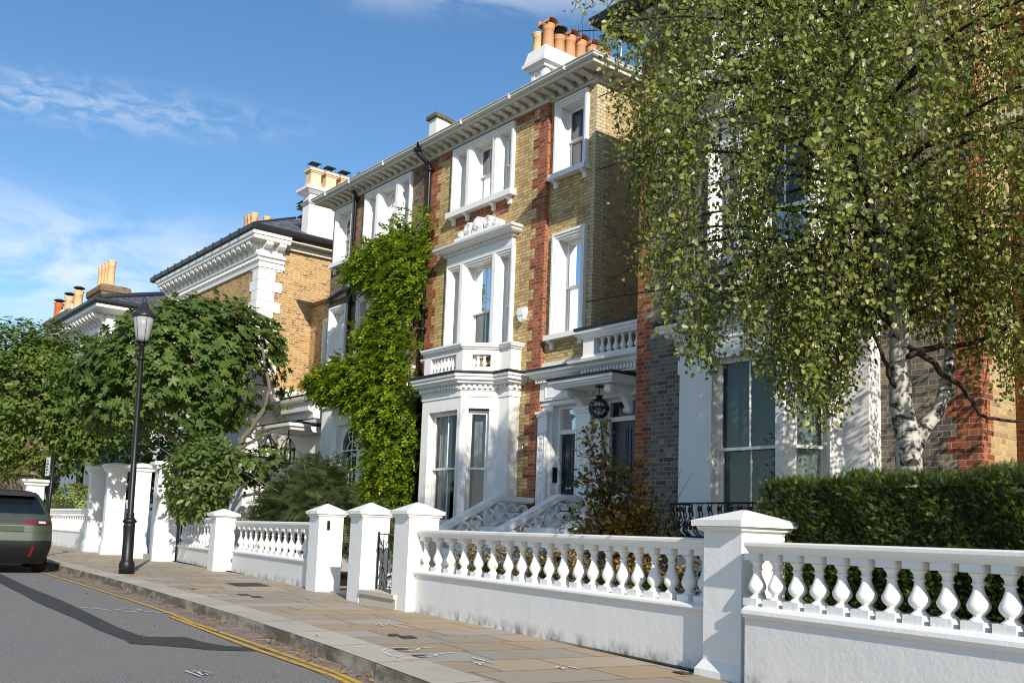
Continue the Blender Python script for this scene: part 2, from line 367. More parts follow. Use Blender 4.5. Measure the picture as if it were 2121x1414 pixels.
def settmat():
    m,nt,out=newmat('worn_brick_setts'); g=N(nt); p=g.pos(); idv,mask,e=bond(g,g.uv(),.105,.22,.2,.02)
    w=g.n('TexWhiteNoise'); g.l(idv,w.inputs['Vector']); c=g.ramp(w.outputs['Value'],[(0,(.17,.12,.10)),(.4,(.26,.185,.155)),(.7,(.22,.165,.14)),(1,(.33,.265,.225))])
    c=g.mix(mask,(.24,.205,.17),c); c=g.mix(g.math('MULTIPLY',g.ss(g.noise(p,2.5,5,.65),.45,.75),.5),c,(.13,.115,.10))
    g.bsdf(out,c,.85,.25,0,g.bump(g.math('ADD',mask,g.noise(p,40,3)),.6,.012)); return m
M['sett']=settmat()
def worn(name,col,lo,hi,under=(.10,.097,.09)):
    m,nt,out=newmat(name); g=N(nt); p=g.pos(); f=g.noise(p,14,6,.7); f2=g.noise(p,120,2)
    k=g.ss(g.math('ADD',f,g.math('MULTIPLY',f2,.25)),lo,hi); g.bsdf(out,g.mix(k,under,col),.75,.3); return m
M['yellow']=worn('worn_yellow_road_paint',(.55,.34,.055),.44,.60)
M['spray']=worn('white_spray_paint',(.72,.72,.72),.5,.62,(.36,.33,.27))
M['sprayroad']=worn('white_spray_paint_on_road',(.62,.62,.62),.5,.62)
M['pinkspray']=worn('faded_pink_spray',(.36,.17,.16),.52,.75,(.32,.28,.22))
def birchbark():
    m,nt,out=newmat('birch_bark'); g=N(nt); p=g.pos()
    ln=g.noise(g.mapv(p,(5,5,26)),1.0,5,.6); bl=g.noise(g.mapv(p,(3,3,5)),1.7,5,.6,1.0)
    c=g.mix(g.math('MULTIPLY',g.ss(ln,.52,.70),.5),(.50,.46,.40),(.20,.165,.13)); c=g.mix(g.ss(bl,.50,.60),c,(.03,.026,.022))
    g.bsdf(out,c,.7,.3,0,g.bump(g.math('SUBTRACT',ln,bl),.4,.01)); return m
M['birchbark']=birchbark()
M['l_birch']=leafmat('birch_leaf',[(0,(.08,.105,.022)),(.45,(.18,.21,.04)),(.8,(.32,.335,.085)),(.965,(.50,.48,.16)),(1,(.55,.33,.03))],.42,.36,.5)
M['l_wist']=leafmat('wisteria_leaf',[(0,(.06,.13,.012)),(.45,(.17,.255,.016)),(.8,(.36,.42,.026)),(1,(.56,.55,.06))],.45)
M['l_fig']=leafmat('fig_leaf',[(0,(.042,.085,.016)),(.5,(.075,.125,.025)),(.9,(.13,.18,.034)),(.975,(.22,.26,.045)),(1,(.6,.45,.02))],.28,.5)
M['l_mag']=leafmat('evergreen_leaf',[(0,(.04,.08,.014)),(.5,(.085,.135,.02)),(.9,(.15,.185,.028)),(1,(.23,.25,.04))],.22,.45,.3)
M['l_yew']=leafmat('yew_needle',[(0,(.018,.036,.010)),(.5,(.05,.085,.014)),(.85,(.14,.185,.02)),(1,(.26,.30,.035))],.25,.5)
M['l_bush']=leafmat('feathery_yew_needle',[(0,(.028,.048,.018)),(.5,(.052,.078,.024)),(.9,(.085,.115,.03)),(1,(.13,.16,.04))],.25,.5)
M['l_shrub']=leafmat('mixed_shrub_leaf',[(0,(.05,.09,.02)),(.5,(.09,.135,.03)),(.85,(.16,.20,.05)),(.97,(.30,.30,.05)),(1,(.6,.46,.03))],.3)
M['l_vari']=leafmat('variegated_leaf',[(0,(.10,.16,.03)),(.5,(.25,.31,.08)),(1,(.52,.52,.20))],.25)
M['l_copper']=leafmat('copper_leaf',[(0,(.08,.034,.022)),(.35,(.21,.08,.035)),(.6,(.24,.16,.035)),(.8,(.36,.32,.05)),(1,(.55,.19,.05))],.35,.35,.5)
M['l_box']=leafmat('box_leaf',[(0,(.06,.13,.012)),(1,(.20,.30,.03))],.25)
M['l_dry']=leafmat('fallen_leaf',[(0,(.10,.05,.02)),(.4,(.26,.13,.04)),(.7,(.42,.28,.05)),(1,(.12,.16,.03))],.1,.7)
# ------------------------------------------------------------------ ground, road, pavement
SA=R(-9.5); SD=Vector((math.cos(SA),math.sin(SA))); SN=Vector((math.sin(-SA),math.cos(SA)))
RZ=-.13
KP=[(-120,10.6),(-90,9.6),(-60,8.5),(-45,7.6),(-33,6.75),(-26.2,6.15),(-21,5.75),(-17.2,5.45),(-13.4,5.05),(-11.2,4.81),(-9.2,4.54),(-7.9,4.35),(-4,3.68),(4,2.35),(20,-.3),(45,-4.4)]
def off(pts,d):
    P=[Vector(p) for p in pts]; o=[]
    for i,p in enumerate(P):
        t=(P[min(i+1,len(P)-1)]-P[max(i-1,0)]).normalized(); o.append((p.x-t.y*d,p.y+t.x*d))
    return o
def strip(mb,a,b,za,zb):
    for (p,q),(r,s) in zip(zip(a,a[1:]),zip(b,b[1:])): mb.quad((*p,za),(*q,za),(*s,zb),(*r,zb))
def struct(name,mb,mat): o=mb.build(name,mat); o['kind']='structure'; return o
b=MB(); b.quad((-700,-300,-.17),(400,-300,-.17),(400,500,-.17),(-700,500,-.17)); struct('ground',b,M['soil'])
b=MB(); strip(b,[(x,-9-.1*x) for x,y in KP],off(KP,.02),RZ,RZ); struct('road',b,M['asphalt'])
b=MB(); strip(b,off(KP,-.02),off(KP,.44),0,0); b.m=1; strip(b,off(KP,-.03),off(KP,-.02),RZ-.02,-.012); strip(b,off(KP,-.02),off(KP,-.005),-.012,0); 
kerb=struct('kerb',b,[M['kerbtop'],M['kerbface']])
b=MB(); strip(b,off(KP,.435),off(KP,4.2),-.004,-.004); pav=struct('pavement',b,M['flag'])
uv=pav.data.uv_layers[0].data
for lp in pav.data.loops:
    c=pav.data.vertices[lp.vertex_index].co.xy; uv[lp.index].uv=(c.dot(SN),c.dot(SD))
b=MB(); strip(b,off(KP,-.36),off(KP,-.02),RZ+.004,RZ+.005); st=struct('gutter_setts',b,M['sett'])
uv=st.data.uv_layers[0].data
for lp in st.data.loops:
    c=st.data.vertices[lp.vertex_index].co.xy; uv[lp.index].uv=(c.dot(SN),c.dot(SD))
up=[(-30,5.0),(-22.66,4.49),(-18.30,4.09),(-15.41,3.89),(-13.26,3.69),(-11.42,3.50),(-10.56,3.46),(-10.36,3.5),(-10.28,3.64),(-10.22,3.83),(-9.66,3.84),(-9.34,3.92),(-9.1,4.12),(-8.83,4.18)]
lo=[(-30,4.6),(-19.42,3.86),(-16.44,3.62),(-15.18,3.49),(-12.45,3.34),(-11.14,3.23),(-10.10,3.20),(-9.83,3.15),(-9.61,3.36),(-9.30,3.56),(-9.10,3.66),(-8.94,3.89),(-8.84,4.08)]
b=MB(); b.F([b.V(x,y,RZ+.006) for x,y in up+lo[::-1]]); struct('road_repair_strip',b,M['tar'])
ya=[(-30,5.95),(-22.72,5.38),(-19.5,5.15),(-17.09,4.97),(-15.25,4.84),(-12.91,4.62),(-11.62,4.44),(-9.22,4.22),(-7.33,4.03),(-3.5,3.35),(4,2.05)]
yb=[(-12.45,4.47),(-11.3,4.33),(-10.79,4.275),(-9.22,4.09),(-7.17,3.92),(-3.5,3.24),(4,1.94)]
b=MB(); strip(b,off(ya,-.03),off(ya,.03),RZ+.010,RZ+.010); strip(b,off(yb,-.03),off(yb,.03),RZ+.010,RZ+.010); struct('road_line_markings',b,M['yellow'])
def stroke(mb,pts,w,z): 
    strip(mb,off(pts,-w),off(pts,w),z,z)
# sprayed utility marks
b=MB()
for l in ([(-7.86,2.97),(-7.69,2.97),(-7.51,2.97)],[(-7.82,3.02),(-7.75,3.05),(-7.65,3.06),(-7.62,3.09),(-7.69,3.1),(-7.76,3.1),(-7.72,3.06),(-7.58,3.05)],[(-7.83,3.04),(-7.58,3.01)]): stroke(b,l,.010,RZ+.012)
for l in ([(-13.99,3.8),(-13.75,3.96),(-13.43,4.01),(-13.6,4.18),(-13.67,4.31),(-13.54,4.42),(-13.32,4.38),(-13.21,4.29),(-13.28,4.11)],[(-13.27,4.36),(-13.12,4.47),(-12.92,4.59)]): stroke(b,l,.014,RZ+.012)
struct('road_spray_markings',b,M['sprayroad'])
b=MB()
for l in ([(-9.67,5.79),(-9.5,5.76),(-9.59,5.91)],[(-9.75,5.89),(-9.43,5.76)],[(-9.7,5.98),(-9.46,5.93),(-9.16,5.9)],[(-6.52,4.85),(-6.58,4.94),(-6.52,4.96),(-6.49,4.88),(-6.42,4.86)],[(-6.83,5.07),(-6.64,5.05),(-6.46,5.02)],[(-6.08,5.33),(-6.03,5.37),(-5.99,5.41)],[(-6.11,5.39),(-5.95,5.34)],[(-6.06,5.48),(-5.91,5.47)],
 [(-7.56,4.63),(-7.66,4.73),(-7.68,4.85),(-7.62,4.95),(-7.55,5.0),(-7.45,4.91),(-7.44,4.79),(-7.49,4.67),(-7.56,4.63)],[(-7.09,4.48),(-7.17,4.58),(-7.22,4.72),(-7.19,4.85),(-7.12,4.9),(-7.04,4.83),(-7.04,4.72),(-7.02,4.56),(-7.09,4.48)],[(-7.56,5.0),(-7.6,5.21)],[(-7.14,4.91),(-7.19,5.14)],[(-7.86,4.51),(-7.85,4.62)],[(-7.57,4.61),(-7.16,4.47)],[(-20.37,6.71),(-20.1,6.85)],[(-16.02,7.04),(-15.67,7.0),(-15.33,6.9)],[(-14.9,5.5),(-14.6,5.62)],[(-18.3,6.4),(-17.9,6.42)]): stroke(b,l,.011,.005)
struct('pavement_spray_markings',b,M['spray'])
b=MB(); stroke(b,[(-15.93,5.95),(-15.69,5.96),(-15.6,6.05)],.03,.005); stroke(b,[(-15.85,6.05),(-15.6,5.92)],.03,.005); struct('pink_spray_marking',b,M['pinkspray'])
# small iron covers let into the flags: things that could be lifted
def cover(pts,label,z0=0,h=.006):
    b=MB(); k=len(pts); cx=sum(p[0] for p in pts)/k; cy=sum(p[1] for p in pts)/k
    b.hprism([(x-cx,y-cy) for x,y in pts],0,h)
    inn=[((x-cx)*.86,(y-cy)*.86) for x,y in pts]; b.hprism(inn,h,h+.003)
    o=b.build('inspection_cover',M['cover'],world=False); o.location=(cx,cy,z0); tag(o,label,'manhole cover'); return o
M['cover']=plain('rusty_iron_cover',(.075,.055,.045),.8,.3,.3,var=.4,scale=20,bump=.4)
cover([(-17.2,7.15),(-17.2,7.75),(-16.35,7.6),(-16.35,7.0)],'large dark ribbed iron plate in the flagstones below the low weathered balustrade')
cover([(-14.45,6.18),(-14.4,6.32),(-14.2,6.30),(-14.2,6.16)],'small left iron cover of the close pair near the double gate pillars')
cover([(-14.0,6.2),(-14.02,6.36),(-13.72,6.28),(-13.72,6.14)],'larger right iron cover of the close pair near the double gate pillars')
cover([(-8.69,5.36),(-8.68,5.47),(-8.54,5.42),(-8.54,5.31)],'small rusty stopcock lid beside a larger rusty lid on tan flags')
cover([(-8.5,5.37),(-8.48,5.52),(-8.28,5.46),(-8.29,5.31)],'larger rusty rectangular lid set in tan flags mid pavement')
cover([(-7.61,4.77),(-7.61,4.87),(-7.48,4.85),(-7.49,4.74)],'black slotted lid inside the white spray ring farther up the kerb')
cover([(-7.15,4.66),(-7.15,4.76),(-7.04,4.75),(-7.05,4.65)],'black slotted lid inside the white spray ring nearer the camera')
cover([(-5.47,6.08),(-5.44,6.17),(-5.3,6.14),(-5.33,6.05)],'orange rusty lid at the foot of the nearest gate pillar')
# garden earth behind the walls
b=MB(); b.F([b.V(x,y,.012) for x,y in ((-80,13.5),(-45,10.8),(-28,9.75),(-16,8.25),(-12.5,7.6),(-4.6,6.1),(12,3.4),(12,30),(-80,30))]); struct('garden_ground',b,M['soil'])
b=MB(); b.hprism([(-15.9,8.2),(-12.5,7.55),(-12.3,12.8),(-15.9,12.8)],.0,.02); struct('garden_path',b,M['stone'])
# leaf litter along the kerb
n=420; t=rng.random(n); xs=-24+t*t*0+t*19; ky=np.interp(xs,[p[0] for p in KP],[p[1] for p in KP]); d=np.abs(rng.normal(0,.11,n))+.03
far=rng.random(n)<.15; d=np.where(far,rng.random(n)*1.6,d)
pos=np.stack([xs,ky-d,np.full(n,RZ+.016)],1); az=rng.random(n)*2*PI
nr=np.stack([rng.normal(0,.35,n),rng.normal(0,.35,n),np.ones(n)],1); X,Y,Z=axes(nr,np.stack([np.cos(az),np.sin(az),0*az],1))
o=leafmesh('leaf_litter',*OVAL,pos,X,Y,Z,rng.uniform(.025,.06,n),rng.random(n),M['l_dry']); tag(o,'scattered dry brown and yellow leaves along the kerb and gutter setts','fallen leaves',kind='stuff')
n=70; xs=rng.uniform(-24,-5.5,n); ky=np.interp(xs,[p[0] for p in KP],[p[1] for p in KP]); pos=np.stack([xs,ky+rng.uniform(.1,2.4,n),np.full(n,.008)],1); az=rng.random(n)*2*PI
X,Y,Z=axes(np.stack([rng.normal(0,.3,n),rng.normal(0,.3,n),np.ones(n)],1),np.stack([np.cos(az),np.sin(az),0*az],1))
o=leafmesh('pavement_leaf_litter',*OVAL,pos,X,Y,Z,rng.uniform(.02,.05,n),rng.random(n),M['l_dry']); tag(o,'few small fallen leaves lying on the flagstone pavement','fallen leaves',kind='stuff')
# ------------------------------------------------------------------ white balustrades, pillars, gates
BAL=[(.060,0),(.062,.012),(.056,.03),(.040,.07),(.033,.105),(.036,.115),(.033,.125),(.048,.17),(.063,.235),(.069,.30),(.066,.36),(.056,.44),(.044,.53),(.035,.62),(.031,.69),(.031,.735),(.041,.745),(.041,.775),(.033,.785),(.033,.86),(.040,.91),(.052,.955),(.056,1.0)]
_bal={}
def balmesh(h,base,aba,r=1.0):
    key=(round(h,3),base,aba,r)
    if key not in _bal:
        b=MB(); w=.074*r; b.box(-w,w,-w,w,0,base); b.lathe([(rr*r,base+z*(h-base-aba)) for rr,z in BAL],seg=18); b.box(-w*.98,w*.98,-w*.98,w*.98,h-aba,h)
        o=b.build('baluster',M['pier'],world=False); _bal[key]=o.data; bpy.data.objects.remove(o)
    return _bal[key]
def balustrade(label,P0,P1,zp,zb,zr,zt,bals,group,name='balustrade_wall',mat='plinth',r=1.0,rot=None):
    P0=Vector(P0);P1=Vector(P1); L=(P1-P0).length; ang=math.atan2(P1.y-P0.y,P1.x-P0.x); F=Fr(P0.x,P0.y,ang)
    t=thing(name,(P0.x,P0.y,0),label,'garden wall',group)
    b=MB(F); b.box(0,L,-.13,.105,-.03,zp); b.build('plinth',M[mat],t)
    hb=zb-zp; pr=[(-.14,zp),(.11,zp),(.128,zp+hb*.12),(.142,zp+hb*.4),(.138,zp+hb*.7),(.12,zp+hb*.86),(.10,zp+hb),(-.14,zp+hb)]
    b=MB(F); b.sweep([(0,0),(L,0)],pr); b.build('plinth_moulding',M['pier'],t)
    h=zt-zr; pr=[(-.10,zr),(.070,zr),(.074,zr+h*.14),(.088,zr+h*.2),(.095,zr+h*.4),(.112,zr+h*.55),(.120,zr+h*.62),(.120,zr+h*.86),(.108,zr+h*.95),(.0,zt),(-.108,zr+h*.95),(-.12,zr+h*.6)]
    b=MB(F); b.sweep([(0,0),(L,0)],pr); b.build('top_rail',M['pier'],t)
    me=balmesh(zr-zb,.055,.05,r)
    for s in bals:
        o=link('baluster',me,None,t); p=F(s,0,zb); o.location=p-t.location; o.rotation_euler=(0,0,ang+random.uniform(-.03,.03))
    return t
balustrade('long white balustrade with twenty balusters between the near pillar and the iron gate',(-11.08,7.325),(-5.26,6.413),.485,.545,.985,1.085,[s-.31+.026*s for s in (.42,.79,1.155,1.515,1.888,2.237,2.60,2.90,3.176,3.458,3.727,4.011,4.258,4.507,4.738,4.967,5.2,5.432,5.665,5.873,6.07)],'white balustrade walls along the pavement')
L=7.0; P=Vector((-4.67,6.105)); a=R(-9.2)
balustrade('nearest white balustrade in front of the clipped yew hedge at the right edge',P,P+Vector((math.cos(a),math.sin(a)))*L,.50,.592,.98,1.07,[.02+.205*k for k in range(33)],'white balustrade walls along the pavement')
P=Vector((-15.34,8.115)); a=R(180-9.0); Q=P+Vector((math.cos(a),math.sin(a)))*6.05
balustrade('white balustrade with dirt-stained plinth below the feathery yew bush',Q,P,.42,.50,1.02,1.155,[.30+.425*k for k in range(14)],'white balustrade walls along the pavement',r=1.25)
P=Vector((-22.23,9.105)); Q=P+Vector((math.cos(a),math.sin(a)))*5.0
balustrade('short white balustrade under the round-leaved shrub beside the tall gate piers',Q,P,.40,.47,1.06,1.21,[.25+.385*k for k in range(13)],'white balustrade walls along the pavement',r=1.2)
P=Vector((-37.0,10.07)); a=R(180-3.0); Q=P+Vector((math.cos(a),math.sin(a)))*8.4
balustrade('distant shaded white balustrade below the clipped golden mound beyond the tall piers',Q,P,.56,.66,1.24,1.46,[.2+.30*k for k in range(28)],'white balustrade walls along the pavement',r=1.25)
P=Vector((-31.6,9.75)); Q=Vector((-29.9,9.45))
balustrade('tiny stub of white balustrade set back between two tall gate piers',P,Q,.9,1.0,1.5,1.72,[.2,.55,.9,1.25],'white balustrade walls along the pavement',r=1.2)

def pillar(label,FR,ang,w,d,hs,over,hm,hc,ap,base=0,group='white gate pillars along the pavement',plinth=0,name='gate_pillar'):
    """FR = front right corner on the ground, ang = direction of the row"""
    F=Fr(FR[0],FR[1],ang); t=thing(name,(FR[0],FR[1],0),label,'gate pillar',group)
    b=MB(F); b.box(-w,0,-d,0,-.03,hs)
    if plinth: b.frustum((-w-.05,.05,-d-.05,.05,-.03),(-w-.05,.05,-d-.05,.05,plinth*.6)); b.frustum((-w-.05,.05,-d-.05,.05,plinth*.6),(-w-.004,.004,-d-.004,.004,plinth))
    if base: b.frustum((-w-.05,.05,-d-.05,.05,-.03),(-w-.048,.048,-d-.048,.048,.05)); b.frustum((-w-.045,.045,-d-.045,.045,.05),(-w-.002,.002,-d-.002,.002,base))
    b.build('shaft',M['pier'],t)
    b=MB(F); o=over; steps=[(hs,.0),(hs+hm*.25,.006),(hs+hm*.45,o*.45),(hs+hm*.6,o*.5),(hs+hm,o*.62)]
    for (z0,a),(z1,c) in zip(steps,steps[1:]): b.frustum((-w-a,a,-d-a,a,z0),(-w-c,c,-d-c,c,z1))
    z0=hs+hm; b.frustum((-w-o,o,-d-o,o,z0+.002),(-w-o,o,-d-o,o,z0+hc))
    k=.02; b.frustum((-w-o+.004,o-.004,-d-o+.004,o-.004,z0+hc),(-w/2-k,-w/2+k,-d/2-k,-d/2+k,ap))
    b.build('cap',M['pier'],t); return t
pillar('white gate pillar with a black video bell on its right face',(-14.918,7.745),R(-9.5),.53,.43,1.235,.06,.055,.05,1.47)
pillar('middle white gate pillar between the open gap and the iron gate',(-12.666,7.288),R(-9.5),.52,.43,1.225,.06,.055,.05,1.46)
pillar('white gate pillar where the iron gate meets the long balustrade',(-11.10,7.10),R(-9),.50,.44,1.225,.06,.055,.05,1.45)
pillar('nearest white gate pillar with flared foot beside the yew hedge',(-4.845,6.16),R(-9),.44,.46,1.125,.075,.055,.05,1.32,base=.12)
pillar('low white intermediate pillar between two weathered balustrades',(-21.75,8.68),R(-9),.55,.45,1.20,.08,.05,.06,1.42)
G='tall white gate piers by the lamp post'
pillar('tall white gate pier farthest along the street, next to the golden mound',(-34.3,9.28),R(-8),.55,.45,2.55,.14,.17,.10,2.9,plinth=.42,group=G,name='tall_gate_pier')
pillar('tall white gate pier standing close in front of the farthest one',(-31.9,9.14),R(-8),.5,.55,2.55,.14,.17,.10,2.9,plinth=.42,group=G,name='tall_gate_pier')
pillar('tall white gate pier half hidden behind the lamp post',(-29.12,9.12),R(-8),.78,.42,2.45,.14,.17,.10,2.78,plinth=.42,group=G,name='tall_gate_pier')
pillar('tall white gate pier with leaf shadows at the start of the short balustrade',(-27.15,9.1),R(-8),.5,.6,2.45,.14,.17,.10,2.78,group=G,name='tall_gate_pier')

# video bell on the pillar
F=Fr(-14.918,7.745,R(80.5)); b=MB(F); b.box(.14,.19,.002,.022,1.03,1.17); b.lathe([(.026,0),(.026,.02),(.015,.028)],u=.165,n=.012,z=1.155,seg=12); b.box(.155,.175,.02,.05,1.085,1.10)
o=b.build('video_bell',M['iron']); tag(o,'small black video door bell fixed to a white gate pillar','door bell')
# stone step under the gate
F=Fr(-12.62,7.28,R(-7)); b=MB(F); b.box(0,1.22,-.42,.0,-.02,.13); b.box(-.0,1.22,-.45,.03,.132,.19)
o=b.build('gate_step',M['stone']); tag(o,'pale stone step below the open black iron gate','step')
# wrought iron gate (swung slightly open)
def scroll(cx,cz,r,turn,flip=1,n=10):
    return [(cx+flip*r*(1-.55*k/n)*math.cos(-PI/2+turn*k/n),0,cz+r*(1-.55*k/n)*math.sin(-PI/2+turn*k/n)) for k in range(n+1)]
def gate(label,o,ang,w,z0,h,cols,crest=None,name='iron_gate'):
    F=Fr(*o,ang); t=thing(name,(o[0],o[1],0),label,'gate')
    b=MB(F)
    for u in (0,w): b.box(u-.014,u+.014,-.014,.014,z0-.02,z0+h+.03)
    for z in (z0+.03,z0+h): b.box(0,w,-.008,.008,z-.008,z+.008)
    b.build('gate_frame',M['iron'],t)
    b=MB(F); c=w/cols
    for k in range(cols*2-1): b.box(c/2*(k+1)-.005,c/2*(k+1)+.005,-.005,.005,z0+.03,z0+h)
    for k in range(cols):
        x=c*(k+.5)
        for sg in (-1,1):
            b.tube([(x,0,z0+h*.62),(x+sg*c/2,0,z0+h*.93)],.005,4); b.tube([(x,0,z0+h*.42),(x+sg*c/2,0,z0+h*.06)],.005,4)
            b.tube(scroll(x+sg*.018,z0+h*.80,c*.24,4.2,sg),.005,4); b.tube(scroll(x+sg*.018,z0+h*.05,c*.24,4.2,sg),.005,4)
            b.tube(scroll(x+sg*.012,z0+h*.50,c*.12,4.4,sg),.004,4); b.tube(scroll(x+sg*.012,z0+h*.36,c*.12,4.4,sg),.004,4)
    b.build('scroll_work',M['iron'],t)
    return t,F
t,F=gate('open black wrought iron gate with scrolls and hoop crest between white pillars',(-12.585,7.53),R(-8),1.12,.22,.78,3)
b=MB(F); w=.86
b.box(w-.03,w+.0,-.012,.012,1.0,1.36); b.box(w-.34,w,-.006,.006,1.005,1.02); b.box(w-.26,w,-.006,.006,1.135,1.15); b.box(w-.26,w,-.006,.006,1.225,1.24)
b.tube([(w-.40,0,1.0),(w-.36,0,1.06),(w-.27,0,1.14)],.006,4)
b.tube([(w-.14+.075*math.cos(x),0,1.07+.055*math.sin(x)) for x in np.linspace(0,2*PI,15)],.007,4); b.tube([(w-.14+.035*math.cos(x),0,1.07+.03*math.sin(x)) for x in np.linspace(0,2*PI,11)],.012,4)
b.tube([(w-.13+.075*math.cos(x),0,1.29+.065*math.sin(x)) for x in np.linspace(-.6,4.3,13)],.009,4); b.tube([(w-.26,0,1.36),(w-.21,0,1.27),(w-.15,0,1.235)],.009,4)
b.build('gate_crest',M['iron'],t)
# tall narrow iron gate by the lamp
t,F=gate('tall narrow black iron gate shut between the tall white piers',(-28.75,9.72),R(10),1.35,.15,2.1,3,name='tall_iron_gate')
b=MB(F); b.box(.1,1.25,-.004,.004,.25,1.15); b.build('gate_panel',M['iron'],t); b=MB(F); b.tube([(.68+.09*math.cos(x),0,2.42+.11*math.sin(x)) for x in np.linspace(0,2*PI,13)],.015,5); b.build('gate_ring',M['iron'],t)
F=Fr(-28.9,9.42,R(-8)); b=MB(F); b.box(0,1.4,-.5,.0,-.02,.14); o=b.build('gate_step',M['stone']); tag(o,'worn stone step at the foot of the tall narrow iron gate','step')
# ------------------------------------------------------------------ house parts
def ring(b,u0,u1,z0,z1,w,n0,n1,bottom=True):
    """rectangular frame, outer u0..u1 z0..z1, width w, from n0 to n1"""
    b.box(u0,u0+w,n0,n1,z0,z1); b.box(u1-w,u1,n0,n1,z0,z1); b.box(u0+w,u1-w,n0,n1,z1-w,z1)
    if bottom: b.box(u0+w,u1-w,n0,n1,z0,z0+w)
def drape(b,u0,u1,n,z0,z1,folds=5,amp=.025):
    k=folds*6; us=[u0+(u1-u0)*i/k for i in range(k+1)]; ns=[n+amp*math.sin(i*PI/3) for i in range(k+1)]
    for i in range(k): b.quad((us[i],ns[i],z0),(us[i+1],ns[i+1],z0),(us[i+1],ns[i+1],z1),(us[i],ns[i],z1))
def sash(win,F,a,c,z0,z1,n,bars=0,arch=False,curtain=None,blind=None,sheer=None,gl='glass',mr=.5,vent=True,hb=0,fw=.05):
    """sash pair inside opening a..c, z0..z1 with outer plane n"""
    s=MB(F); p=MB(F); zm=z0+(z1-z0)*mr
    s.box(a,a+fw*.6,n-.09,n-.004,z0,z1); s.box(c-fw*.6,c,n-.09,n-.004,z0,z1); s.box(a+fw*.6,c-fw*.6,n-.09,n-.002,z1-fw*.6,z1)
    A=a+fw*.6;C=c-fw*.6
    ring(s,A,C,zm-.02,z1-fw*.6-.001,fw*.8,n-.045,n-.012); ring(s,A,C,z0+.001,zm+.018,fw*.8,n-.085,n-.05)
    s.box(A,C,n-.012,n+.006,zm-.024,zm+.020); s.box(A+.0,C,n-.05,n-.02,z0,z0+fw)
    for k in range(bars):
        u=A+(C-A)*(k+1)/(bars+1); s.box(u-.011,u+.011,n-.04,n-.015,zm,z1-fw); s.box(u-.011,u+.011,n-.08,n-.054,z0+fw,zm)
    for k in range(hb):
        z=z0+(zm-z0)*(k+1)/(hb+1); s.box(A,C,n-.079,n-.055,z-.011,z+.011)
        if not arch: z=zm+(z1-zm)*(k+1)/(hb+1); s.box(A,C,n-.039,n-.016,z-.011,z+.011)
    if vent: s.box(a+(c-a)*.3,a+(c-a)*.72,n-.02,n+.008,z1-.038,z1-.012)
    if arch:
        r=(C-A)/2-.005; cx=(A+C)/2; zc=z1-fw-r*1.15; pts=[(cx+r*math.cos(t),zc+r*1.15*math.sin(t)) for t in np.linspace(0,PI,17)]
        s.prism([(C,zc),*pts[:9],(cx,z1),(C,z1)],n-.05,n-.008); s.prism([(cx,z1),*pts[8:],(A,zc),(A,z1)],n-.05,n-.008)
        r2=r*.42
        for t0 in np.linspace(0,PI,13)[:-1]:
            t1=t0+PI/12; s.prism([(cx+r2*math.cos(t0),zc+r2*math.sin(t0)),(cx+(r2+.025)*math.cos(t0),zc+(r2+.025)*math.sin(t0)),(cx+(r2+.025)*math.cos(t1),zc+(r2+.025)*math.sin(t1)),(cx+r2*math.cos(t1),zc+r2*math.sin(t1))],n-.04,n-.016)
        for t in (PI/3,2*PI/3): s.tube([(cx+r2*math.cos(t),n-.028,zc+r2*math.sin(t)),(cx+r*math.cos(t),n-.028,zc+r*1.15*math.sin(t))],.013,4)
        s.box(A,C,n-.04,n-.014,zc-.014,zc+.014)
    s.build('sash',M['trim'],win)
    p.quad((A,n-.03,zm),(C,n-.03,zm),(C,n-.03,z1-.02),(A,n-.03,z1-.02)); p.quad((A,n-.068,z0+.02),(C,n-.068,z0+.02),(C,n-.068,zm),(A,n-.068,zm)); p.build('pane',M[gl],win)
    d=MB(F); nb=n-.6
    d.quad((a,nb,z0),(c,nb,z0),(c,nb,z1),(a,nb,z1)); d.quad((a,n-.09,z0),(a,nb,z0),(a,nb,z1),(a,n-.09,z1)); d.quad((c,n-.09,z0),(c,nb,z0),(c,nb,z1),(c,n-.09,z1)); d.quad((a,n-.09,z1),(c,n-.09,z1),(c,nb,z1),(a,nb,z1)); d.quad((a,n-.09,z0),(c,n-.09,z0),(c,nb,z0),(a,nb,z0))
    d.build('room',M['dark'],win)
    if curtain:
        d=MB(F)
        for f0,f1 in curtain: drape(d,a+(c-a)*f0,a+(c-a)*f1,n-.2,z0+.02,z1-.02,max(2,int((c-a)*(f1-f0)*14)))
        d.build('curtain',M['drape'],win)
    if sheer is not None:
        d=MB(F); drape(d,a+.005,c-.005,n-.26,z0+(z1-z0)*sheer,z1-.01,max(2,int((c-a)*9)),.012); d.build('sheer_curtain',M['sheer'],win)
    if blind:
        d=MB(F); d.box(a+.01,c-.01,n-.135,n-.13,z0+(z1-z0)*blind,z1-.01); d.box(a+.01,c-.01,n-.142,n-.122,z0+(z1-z0)*blind-.025,z0+(z1-z0)*blind); d.build('blind',M['blind'],win)
